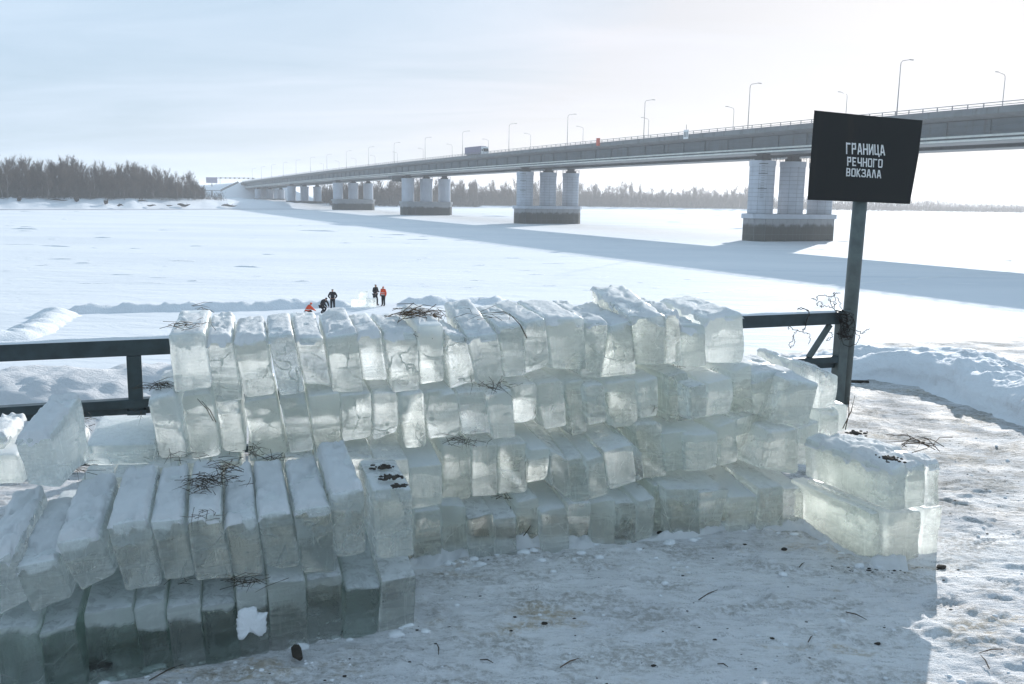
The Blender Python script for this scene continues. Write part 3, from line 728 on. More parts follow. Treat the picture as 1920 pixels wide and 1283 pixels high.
# billboard and lattice gantry on the approach, far left
P = at_pl(397, 338, (0, 900, 0), np.array([0, 1., 0]))
root = tag(empty('billboard', P - Z3 * 12), 'small blue grey billboard on a post beyond the far left end of the bridge', 'billboard')
MB().box((0, 0, 12), (11, .5, 5.5)).build('panel', M['trailer'], root); MB().tube([(0, .3, 0), (0, .3, 10)], .35, 8).build('post', M['steel_d'], root)
g0 = at_pl(405, 333, (0, 930, 0), np.array([0, 1., 0])); g1 = at_pl(478, 333, (0, 930, 0), np.array([0, 1., 0]))
root = tag(empty('sign_gantry', (g0[0], 930, g0[2] - 18)), 'thin lattice gantry with a row of signals over the far left end of the bridge', 'gantry')
gm = MB(); Lg = g1[0] - g0[0]
for z in (17.2, 18.2): MB().bar((0, 0, z), (Lg, 0, z), .25, .25).build('chord', M['lamp'], root)
for x in np.arange(0, Lg, 1.5): gm.bar((x, 0, 17.2), (min(Lg, x + .75), 0, 18.2), .12, .12); gm.bar((min(Lg, x + .75), 0, 18.2), (min(Lg, x + 1.5), 0, 17.2), .12, .12)
gm.build('lattice_truss', M['lamp'], root)
for x in (0, 4, Lg): MB().bar((x, 0, 0), (x, 0, 18.2), .3, .3, np.array([1., 0, 0])).build('post', M['lamp'], root)
for x in np.linspace(5, Lg - 2, 8): MB().box((x, -.3, 17.6), (1.6, .4, 1.4)).build('signal', M['steel_d'], root)

# ------------------------------------------------------------------ trees on the far bank
def tree_meshes(seed, h, spread, nl, dens, tw=.05, crown_from=.18):
    R = random.Random(seed); trunk = MB(); V, Fc = [], []
    lean = (R.uniform(-.05, .05), R.uniform(-.05, .05))
    def at(t): return np.array([lean[0] * h * t + .5 * math.sin(t * 4 + seed), lean[1] * h * t + .4 * math.sin(t * 5 + 2 * seed), h * .9 * t])
    path = [at(t) for t in (0, .15, .35, .55, .75, .92, 1.0)]
    trunk.tube(path, [h * .010, h * .008, h * .006, h * .0042, h * .0024, h * .001, h * .0004], 5)
    limbs = []
    def sliver(a, b, w):
        d = b - a; s = np.cross(d, np.array([R.uniform(-1, 1), R.uniform(-1, 1), R.uniform(-.4, .4)])); n = np.linalg.norm(s)
        if n < 1e-6: return
        s = s / n * w; k = len(V); V.extend([tuple(a - s), tuple(a + s), tuple(b)]); Fc.append((k, k + 1, k + 2))
    for i in range(nl):
        t = crown_from + (.93 - crown_from) * (i / nl) ** .9; a = at(t); az = R.uniform(0, 2 * math.pi)
        L = spread * h * (1.1 - .55 * t) * R.uniform(.5, 1.15); up = R.uniform(1.0, 2.2) + t * .6
        dirv = unit(np.array([math.cos(az), math.sin(az), up])); b = a + dirv * L + Z3 * L * .15; m_ = a + dirv * L * .5
        limbs.append((a, m_, b)); trunk.tube([a, m_, b], [h * .0042 * (1.1 - t), h * .0028 * (1.1 - t), h * .0006], 3, False)
        for j in range(dens):
            s0 = R.uniform(.25, 1.0); p = a + (b - a) * s0; az2 = R.uniform(0, 2 * math.pi)
            d2 = unit(np.array([math.cos(az2) * .8, math.sin(az2) * .8, R.uniform(.4, 1.6)]) + dirv * .7); l2 = L * R.uniform(.25, .55)
            q = p + d2 * l2; sliver(p, q, tw * 1.2)
            for k in range(5):
                az3 = R.uniform(0, 2 * math.pi); d3 = unit(np.array([math.cos(az3), math.sin(az3), R.uniform(.2, 1.8)]) + d2 * .9)
                p3 = p + (q - p) * R.uniform(.2, 1.0); sliver(p3, p3 + d3 * l2 * R.uniform(.3, .7), tw * .7)
    me = bpy.data.meshes.new('crown'); me.from_pydata(V, [], Fc); me.materials.append(M['twig']); me.update()
    return trunk.mesh('trunk', M['birch'] if seed % 3 == 0 else M['bark']), me
protos = [tree_meshes(s, 16, sp, nl, 12) for s, sp, nl in ((1, .36, 30), (2, .42, 34), (3, .32, 28), (4, .46, 34), (5, .36, 38), (6, .40, 32))]
def tree(px, back, hscale, label, group, name='bare_tree'):
    P = far_point(px, back); P[2] -= .3
    tm, cm2 = random.choice(protos)
    root = tag(empty(name, P), label, 'tree', group)
    rz = random.uniform(0, 6.28); s = hscale / 16
    root.rotation_euler = (random.gauss(0, .035), random.gauss(0, .035), rz); root.scale = (s * random.uniform(.85, 1.2),) * 2 + (s,)
    obj_of('trunk', tm, root); obj_of('crown', cm2, root)
prof_x = [-200, 0, 40, 90, 140, 160, 200, 250, 265, 300, 340, 370, 388]
prof_h = [18.5, 18.5, 19.5, 17.5, 20.5, 16, 16.5, 17.5, 18.5, 16.5, 14.5, 12.5, 9]
for i in range(170):
    px = -60 + 446 * ((i + random.random()) / 170); back = random.choice((30, 38, 48, 62, 80)) * random.uniform(.85, 1.15)
    h = np.interp(px, prof_x, prof_h) * random.uniform(.62, 1.06) * (1 if back > 40 else .85)
    tree(px, back, h, 'bare grey-brown tree in the dense wood on the far bank at the left', 'trees of the wood on the left far bank')
for i in range(210):
    px = 640 + 800 * ((i + random.random()) / 210)
    back = random.uniform(45, 110)
    h = np.interp(px, [700, 850, 950, 1100, 1250, 1400], [17, 19, 19, 20, 19, 19]) * random.uniform(.6, 1.1)
    tree(px, back, h, 'bare tree in the hazy wood on the far bank beyond the bridge', 'trees of the wood beyond the bridge')
# the mass of the wood behind and between, and its undergrowth
def mass(name, n, px0, px1, b0, b1, h0, h1, mat, wid, upsp=.18, hprof=None):
    V = np.zeros((n * 3, 3)); R = rng
    for i in range(n):
        px = R.uniform(px0, px1); P = far_point(px, R.uniform(b0, b1)); h = R.uniform(h0, h1) * (1 if hprof is None else float(np.interp(px, *hprof)))
        z0 = R.uniform(0, .85) * h * (R.random() < .85); a = R.uniform(0, 6.28); ln = min(h - z0, 4.5) * R.uniform(.4, 1.0) if z0 > 0 else h * R.uniform(.3, .6)
        d = np.array([math.cos(a) * upsp, math.sin(a) * upsp, 1.0]) * ln; x0 = P + np.array([R.normal() * 1.2, R.normal() * 1.2, z0 - .2])
        V[3 * i] = x0; V[3 * i + 1] = x0 + np.array([wid, R.uniform(-wid, wid), 0]); V[3 * i + 2] = x0 + d
    return tag(mesh_obj(name, V, [(3 * i, 3 * i + 1, 3 * i + 2) for i in range(n)], mat), kind='stuff')
mass('undergrowth', 16000, -120, 385, 28, 75, 2, 10, M['shrub'], .15, .5)
mass('distant_wood', 14000, -200, 372, 60, 150, 6, 16, M['twig'], .16, .45, ((-200, 250, 330, 372), (1, .9, .8, .6)))
mass('undergrowth', 30000, 620, 1450, 38, 100, 2, 12.5, M['shrub'], .22, .45)
mass('distant_wood', 52000, 600, 1440, 80, 200, 8, 17, M['twig'], .26, .4)
mass('distant_wood', 34000, 1400, 2150, 60, 300, 5, 16, M['twig'], .3, .4, ((1400, 1600, 1760, 1800, 2150), (1.1, 1.1, 1.0, .75, .7)))
mass('undergrowth', 500, 388, 420, 30, 70, 1.5, 6, M['shrub'], .12, .3)
# driftwood and dark snags on the left bank
for i, (px, py, L, hh) in enumerate(((430, 388, 9, 1.3), (345, 386.5, 7, 1.6), (318, 388.5, 4, .7), (285, 388, 5, .9), (226, 386, 3.2, 1.1), (268, 378, 6, .7), (112, 380.5, 9, .8), (145, 381, 2.4, 2.4), (200, 382, 2.2, 2.0), (38, 377, 1.8, 1.8))):
    back = 8 if py > 385 else (14 if py > 381 else 20)
    P = far_point(px, back); mb = MB(); r = random.Random(i)
    pth = [P + np.array([L * (q / 5 - .5), r.uniform(-.3, .3), hh * .35 + hh * .25 * math.sin(q * 1.3 + i)]) for q in range(6)]
    mb.tube(pth, [hh * .12, hh * .42, hh * .5, hh * .4, hh * .25, hh * .06], 7)
    for q in range(5):
        s = pth[r.randrange(1, 5)]; mb.tube([s, s + np.array([r.uniform(-1.2, 1.2), r.uniform(-.5, .5), r.uniform(.2, 1.2)]) * hh], [hh * .1, .02], 4)
    tag(mb.build('driftwood_log', M['log'], None, True, P), 'dark driftwood lying in the snow of the left far bank, %s from the right' % ordn[i], 'driftwood', 'driftwood on the left far bank')

# ------------------------------------------------------------------ on the river: cleared rectangle, berm, people
def ridge(name, pl, wid, hgt, mat, zbase, seed, label, cat, step=.35, rough=.55):
    P = [np.asarray(p, float)[:2] for p in pl]; out = []
    for a, b in zip(P[:-1], P[1:]):
        n = max(2, int(np.linalg.norm(b - a) / step)); out += [a + (b - a) * i / n for i in range(n)]
    out.append(P[-1]); out = np.array(out); m = len(out)
    tang = np.gradient(out, axis=0); tang /= np.linalg.norm(tang, axis=1)[:, None] + 1e-9
    nn = np.stack([-tang[:, 1], tang[:, 0]], -1); q = np.linspace(-1, 1, 11); X, Y, Zq = [], [], []
    for i in range(m):
        k = fbm(i * .23, seed, seed) ; k2 = fbm(i * .9, seed + 5., seed + 1)
        w = wid * (.7 + .6 * k); h = hgt * (.35 + .7 * k + .45 * (k2 - .5))
        e = min(1, (i + .2) / 3, (m - 1 - i + .2) / 3)
        off = q * w + (k2 - .5) * wid * .4
        X.append(out[i, 0] + nn[i, 0] * off); Y.append(out[i, 1] + nn[i, 1] * off)
        lump = fbm(off * 1.7 / wid + i * .37, np.full_like(off, i * .61), seed + 2, 3)
        Zq.append(zbase - .05 + h * e * np.clip(1 - np.abs(q) ** 1.7, 0, 1) * (1 - rough / 2 + rough * lump))
    o = grid_obj(name, np.array(X), np.array(Y), np.array(Zq), mat)
    return tag(o, label, cat)
def rp_(px, py): return at_z(px, py, RIV)
ridge('snow_berm', [rp_(-60, 640), rp_(30, 634), rp_(70, 618), rp_(112, 588)], 1.5, .75, M['berm'], RIV, 41, 'ridge of shovelled snow along the left edge of the cleared rectangle on the river', 'snow bank')
ridge('snow_berm', [rp_(112, 587), rp_(200, 584), rp_(300, 582), rp_(480, 579.5), rp_(560, 576), rp_(660, 573)], 1.1, .85, M['berm'], RIV, 43, 'snow ridge along the far edge of the cleared rectangle left of the people', 'snow bank')
ridge('snow_berm', [rp_(742, 571), rp_(800, 570), rp_(860, 568), rp_(905, 566), rp_(945, 573), rp_(1010, 590), rp_(1060, 615)], 1.3, .8, M['berm'], RIV, 45, 'ridge of shovelled snow on the river right of the people in orange', 'snow bank')

tr_ = [at_z(x, y, RIV)[:2] for x, y in ((1180, 560), (1290, 551), (1400, 544), (1520, 538), (1640, 529), (1760, 519), (1930, 508), (2050, 500))]
o_ = ridge('trodden_track', tr_, .55, .16, M['berm'], RIV, 71, 'x', 'x', 1.2, .9); del o_['label']; del o_['category']; o_['kind'] = 'structure'

def person(px, py, label, pose, clothes, face_deg, hgt=1.76):
    base = at_z(px, py, RIV); root = tag(empty('person', base), label, 'person'); root.rotation_euler = (0, 0, math.radians(face_deg))
    s = hgt / 1.76
    J = pose
    def skin(name, verts, edges, rad, mat, rootv=0, sub=2):
        me = bpy.data.meshes.new(name); me.from_pydata([tuple(np.array(v) * s) for v in verts], edges, [])
        o = bpy.data.objects.new(name, me); COL.objects.link(o)
        md = o.modifiers.new('skin', 'SKIN'); sk = me.skin_vertices[0].data if me.skin_vertices else None
        if sk is None:
            return o
        for i, r in enumerate(rad): sk[i].radius = (r * s, r * s)
        sk[rootv].use_root = True
        o.modifiers.new('sub', 'SUBSURF').levels = sub; o.modifiers['sub'].render_levels = sub
        dg = bpy.context.evaluated_depsgraph_get(); me2 = bpy.data.meshes.new_from_object(o.evaluated_get(dg)); bpy.data.objects.remove(o)
        me2.name = name; me2.materials.clear(); me2.materials.append(mat)
        me2.polygons.foreach_set('use_smooth', [True] * len(me2.polygons))
        return obj_of(name, me2, root)
    k = list(J.keys()); ix = {n: i for i, n in enumerate(k)}
    E = [('pel', 'chest'), ('chest', 'neck'), ('neck', 'head'), ('head', 'top'), ('chest', 'shL'), ('chest', 'shR'), ('shL', 'elL'), ('elL', 'haL'), ('shR', 'elR'), ('elR', 'haR'),
         ('haL', 'fiL'), ('haR', 'fiR'), ('pel', 'hiL'), ('pel', 'hiR'), ('hiL', 'knL'), ('knL', 'anL'), ('anL', 'toL'), ('hiR', 'knR'), ('knR', 'anR'), ('anR', 'toR')]
    R = dict(pel=.13, chest=.14, neck=.055, head=.095, top=.07, shL=.06, shR=.06, elL=.045, elR=.045, haL=.035, haR=.035, fiL=.03, fiR=.03, hiL=.085, hiR=.085, knL=.06, knR=.06, anL=.05, anR=.05, toL=.045, toR=.045)
    skin('body', [J[n] for n in k], [(ix[a], ix[b]) for a, b in E], [R[n] for n in k], M['skin'], ix['pel'])
    def sub_(name, names, edges, rad, mat, rv):
        jx = {n: i for i, n in enumerate(names)}
        return skin(name, [J[n] for n in names], [(jx[a], jx[b]) for a, b in edges], [rad[n] for n in names], mat, jx[rv])
    sub_('jacket', ['pel', 'chest', 'neck', 'shL', 'elL', 'haL', 'shR', 'elR', 'haR'], [('pel', 'chest'), ('chest', 'neck'), ('chest', 'shL'), ('shL', 'elL'), ('elL', 'haL'), ('chest', 'shR'), ('shR', 'elR'), ('elR', 'haR')],
         dict(pel=.185, chest=.19, neck=.10, shL=.10, elL=.075, haL=.055, shR=.10, elR=.075, haR=.055), clothes['jacket'], 'pel')
    sub_('trousers', ['pel', 'hiL', 'knL', 'anL', 'hiR', 'knR', 'anR'], [('pel', 'hiL'), ('hiL', 'knL'), ('knL', 'anL'), ('pel', 'hiR'), ('hiR', 'knR'), ('knR', 'anR')],
         dict(pel=.16, hiL=.115, knL=.085, anL=.075, hiR=.115, knR=.085, anR=.075), clothes['trousers'], 'pel')
    for sd_ in 'LR': sub_('boot', ['an' + sd_, 'to' + sd_], [('an' + sd_, 'to' + sd_)], {'an' + sd_: .065, 'to' + sd_: .055}, M['black'], 'an' + sd_)
    hd = np.array(J['head']); tp = np.array(J['top']); bk = np.array([0, .03, 0])
    J['h0'] = tuple(hd + bk - np.array([0, 0, .05]) * clothes.get('hood', 0)); J['h1'] = tuple(tp + bk * .6 + np.array([0, 0, .02]))
    sub_('hood' if clothes.get('hood') else 'hat', ['h0', 'h1'], [('h0', 'h1')], dict(h0=.115 if clothes.get('hood') else .1, h1=.10), clothes['hat'], 'h0')
    if clothes.get('band'):
        p = np.array(J['pel']); c = np.array(J['chest'])
        for f in (.12, .55):
            q = (p + (c - p) * f) * s; rr = .205 * s
            MB().tube([q - Z3 * .025, q + Z3 * .025], rr, 14).build('reflective_band', M['grey'], root)
        if clothes.get('panel'):
            MB().box(((p + c) / 2 + np.array([0, -.17, .05])) * s, (.30 * s, .06, .42 * s)).build('vest_panel', clothes['panel'], root)
    return root
def stand(arm='down', lean=0.0, stride=.0):
    J = dict(pel=(0, 0, .95), chest=(0, -lean * .6, 1.33), neck=(0, -lean, 1.5), head=(0, -lean - .02, 1.62), top=(0, -lean - .02, 1.70),
             shL=(.19, -lean * .8, 1.42), shR=(-.19, -lean * .8, 1.42), hiL=(.1, 0, .88), hiR=(-.1, 0, .88), knL=(.11, -.03 - stride, .49), knR=(-.11, -.02 + stride, .49),
             anL=(.12, .0 - stride, .08), anR=(-.12, .02 + stride, .08), toL=(.14, -.18 - stride, .05), toR=(-.14, -.16 + stride, .05))
    if arm == 'pocket':
        J.update(elL=(.33, .04, 1.16), haL=(.2, -.16, 1.0), fiL=(.14, -.2, .98), elR=(-.33, .04, 1.16), haR=(-.2, -.16, 1.0), fiR=(-.14, -.2, .98))
    elif arm == 'front':
        J.update(elL=(.30, -.04, 1.15), haL=(.16, -.3, 1.12), fiL=(.1, -.36, 1.13), elR=(-.3, -.02, 1.14), haR=(-.14, -.28, 1.08), fiR=(-.08, -.34, 1.1))
    else:
        J.update(elL=(.27, .02, 1.13), haL=(.28, -.08, .88), fiL=(.28, -.1, .8), elR=(-.27, .02, 1.13), haR=(-.28, -.08, .88), fiR=(-.28, -.1, .8))
    return J
def crouch():
    return dict(pel=(0, .12, .36), chest=(0, -.12, .72), neck=(0, -.22, .88), head=(0, -.29, .98), top=(0, -.31, 1.06), shL=(.19, -.16, .8), shR=(-.19, -.16, .8),
                elL=(.26, -.36, .58), haL=(.16, -.56, .46), fiL=(.12, -.63, .42), elR=(-.26, -.36, .58), haR=(-.16, -.56, .46), fiR=(-.12, -.63, .42),
                hiL=(.11, .06, .33), hiR=(-.11, .06, .33), knL=(.19, -.34, .48), knR=(-.17, -.30, .40), anL=(.16, -.1, .09), anR=(-.15, .0, .09), toL=(.17, -.28, .05), toR=(-.16, -.18, .05))
def bent():
    return dict(pel=(0, .15, .62), chest=(0, -.08, .98), neck=(0, -.22, 1.10), head=(0, -.31, 1.17), top=(0, -.34, 1.25), shL=(.19, -.12, 1.06), shR=(-.19, -.12, 1.06),
                elL=(.24, -.3, .8), haL=(.16, -.42, .56), fiL=(.13, -.45, .48), elR=(-.24, -.3, .8), haR=(-.16, -.42, .56), fiR=(-.13, -.45, .48),
                hiL=(.1, .14, .56), hiR=(-.1, .14, .56), knL=(.12, -.2, .40), knR=(-.12, -.1, .33), anL=(.12, .05, .08), anR=(-.12, .12, .08), toL=(.13, -.13, .05), toR=(-.13, -.06, .05))
person(577, 594, 'person crouching on the ice in a bright orange hooded jacket', crouch(), dict(jacket=M['orange'], trousers=M['black'], hat=M['orange'], hood=1, band=1), 120)
person(606, 588, 'person in black bending down beside the standing person in black', bent(), dict(jacket=M['black'], trousers=M['black'], hat=M['black'], hood=1), 70)
person(624, 582.5, 'person standing alone in black with hands in the pockets', stand('pocket'), dict(jacket=M['black'], trousers=M['black'], hat=M['black']), 10)
person(703.5, 573, 'person standing in a dark jacket with orange panels and a black cap', stand('front', .05, .1), dict(jacket=M['black'], trousers=M['black'], hat=M['black'], band=0, panel=M['orange']), 60, 1.82)
person(719, 574, 'person standing in an orange jacket with pale bands and black trousers', stand('down', .03), dict(jacket=M['orange'], trousers=M['black'], hat=M['orange'], hood=1, band=1), -30, 1.70)

# ------------------------------------------------------------------ ice blocks
WARP = lambda a, rho: np.interp(a, np.linspace(0, 1, 13), [0, rho * .35, rho, .12, .24, .37, .5, .63, .76, .88, 1 - rho, 1 - rho * .35, 1])
_b = bmesh.new(); bmesh.ops.create_cube(_b, size=1.0); bmesh.ops.subdivide_edges(_b, edges=_b.edges[:], cuts=11, use_grid_fill=True)
_b.verts.ensure_lookup_table(); CV = np.array([v.co[:] for v in _b.verts]) + .5
_b.verts.index_update(); CF = [tuple(v.index for v in f.verts) for f in _b.faces]; _b.free()
blocks = []
def ice_solid(name, C8, label, group, cloud, seed, rough=1.0, chop=None):
    """C8: front BL, BR, TR, TL, back BL, BR, TR, TL in world space"""
    C8 = np.asarray(C8, float)
    w = np.linalg.norm(C8[1] - C8[0]); h = np.linalg.norm(C8[3] - C8[0]); d = np.linalg.norm(C8[4] - C8[0])
    R = random.Random(seed); rho = min(R.uniform(.006, .020) * rough + .005, w * .2, h * .2)
    a = WARP(CV[:, 0], min(.1, rho / w)); b = WARP(CV[:, 1], min(.1, rho / d)); c = WARP(CV[:, 2], min(.1, rho / h))
    P = np.stack([a * w, b * d, c * h], -1); S = np.array([w, d, h])
    q = np.clip(P, rho, S - rho); v = P - q; L = np.linalg.norm(v, axis=1)
    P = np.where(L[:, None] > 1e-9, q + v / np.maximum(L, 1e-9)[:, None] * np.minimum(L, rho)[:, None], P)
    U = P / S; a, b, c = U[:, 0:1], U[:, 1:2], U[:, 2:3]
    X = ((1 - b) * ((1 - c) * ((1 - a) * C8[0] + a * C8[1]) + c * ((1 - a) * C8[3] + a * C8[2])) +
         b * ((1 - c) * ((1 - a) * C8[4] + a * C8[5]) + c * ((1 - a) * C8[7] + a * C8[6])))
    ctr = X.mean(0); dirs = X - ctr; dirs /= np.linalg.norm(dirs, axis=1)[:, None]
    nv = np.array([mnoise.noise(Vector(p * 5.5 + seed * 3.7)) for p in X]); n2 = np.array([mnoise.noise(Vector(p * 17 + seed * 1.3)) for p in X])
    X = X + dirs * (nv * .011 + n2 * .006)[:, None] * rough
    org = np.array([ctr[0], ctr[1], C8[:, 2].min()])
    if chop:
        for (corner, amt) in chop:
            cc = C8[corner]; nrm = unit(cc - ctr + np.array([R.uniform(-.1, .1), R.uniform(-.1, .1), R.uniform(-.1, .1)])); s = (X - cc) @ nrm + amt
            s = s + .02 * np.array([mnoise.noise(Vector(p * 9 + seed)) for p in X])
            X = np.where(s[:, None] > 0, X - nrm * s[:, None] * .97, X)
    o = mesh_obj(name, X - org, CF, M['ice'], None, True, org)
    o['cloud'] = float(cloud); tag(o, label, 'ice block', group); blocks.append(o); return o
def snow_cap(parent, T4, seed, th=.03, edge=.06):
    """T4: front-left, front-right, back-right, back-left of the block's upper face"""
    T4 = np.asarray(T4, float); nx, ny = 16, 36; A, B = np.meshgrid(np.linspace(0, 1, nx), np.linspace(0, 1, ny))
    X = ((1 - B)[..., None] * ((1 - A)[..., None] * T4[0] + A[..., None] * T4[1]) + B[..., None] * ((1 - A)[..., None] * T4[3] + A[..., None] * T4[2]))
    em = np.minimum(np.minimum(A, 1 - A) / .16, np.minimum(B, 1 - B) / .05); f = np.clip(em, 0, 1); f = np.sqrt(f * (2 - f))
    n1 = fbm(X[..., 0] * 14 + seed, X[..., 1] * 11, seed % 97, 4, .6); n2 = fbm(X[..., 0] * 45, X[..., 1] * 32 + seed, 7 + seed % 89, 3)
    Zc = X[..., 2] - .018 + f * (th * (.1 + 1.5 * n1) + .016 * (n2 - .5) + .012)
    bare = sstep(.60, .72, fbm(X[..., 0] * 9 - seed, X[..., 1] * 6, 31 + seed % 53, 3)); Zc = Zc - bare * .03
    er = fbm(X[..., 0] * 22 + seed, X[..., 1] * 16, 5 + seed % 61, 3); Zc = Zc - np.clip(1 - em * 1.3, 0, 1) * sstep(.42, .62, er) * .03
    L = np.array(parent.location); o = grid_obj('snow_cap', X[..., 0] - L[0], X[..., 1] - L[1], Zc - L[2], M['cap'], parent); return o

CR_ = {0: (0, 740, 5.647), 1: (0, 540, 3.564), 2: (300, 540, 3.564), 3: (760, 540, 3.564), 4: (1200, 540, 3.564), 5: (0, 860, 3.034), 6: (400, 820, 2.984), 7: (780, 780, 3.564), 8: (1250, 740, 3.376)}
def cp(c, x, y): ox, oy, s = CR_[c]; return ox + x / s, oy + y / s
WP0 = np.array([-.56, 5.56, 0]); WD = unit([1, .295, 0]); WN = np.array([-WD[1], WD[0], 0])
DV = np.array([-.28, 1.0, 0]) / math.hypot(.28, 1)
LVL = [1.085, .725, .36, 0.0]                      # where each course of the wall starts
names_row = ['top', 'second', 'third', 'bottom']
def front_quad(c, q, P, n): return [at_pl(*cp(c, *pt), P, n) for pt in q]
def wall_block(row, c, q, label, seed, cloud, depth=.8, cap=False, push=0.0, rise=0.0, chop=None, rough=1.0, th=.03):
    P = WP0 + WN * ((3 - row) * .028 + push)
    TL, TR, BR, BL = front_quad(c, q, P, WN)
    if row > 0:                                   # a block whose ledge shows stands a little further forward
        gap = LVL[row - 1] - .015 - (TL[2] + TR[2]) / 2
        P = P - WN * min(max(gap / .34, -.03), .13)
        TL, TR, BR, BL = front_quad(c, q, P, WN)
    BL[2] -= .012; BR[2] -= .012
    if row == 3: BL[2] = min(BL[2], -.02); BR[2] = min(BR[2], -.02)
    dv = DV * depth
    bTL, bTR = TL + dv, TR + dv
    if row > 0:
        lv = LVL[row - 1]
        bTL[2] = max(bTL[2], lv - .005); bTR[2] = max(bTR[2], lv - .005)
    else: bTL[2] += rise; bTR[2] += rise
    bBL, bBR = BL + dv, BR + dv
    lev = LVL[row] - (.02 if row == 3 else .012)
    bBL[2] = max(min(bBL[2], lev + .02), lev - .03); bBR[2] = max(min(bBR[2], lev + .02), lev - .03)
    o = ice_solid('ice_block', [BL, BR, TR, TL, bBL, bBR, bTR, bTL], label, 'ice blocks of the long wall', cloud, seed, rough, chop)
    if cap: snow_cap(o, [TL, TR, bTR, bTL], seed, th)
    return o
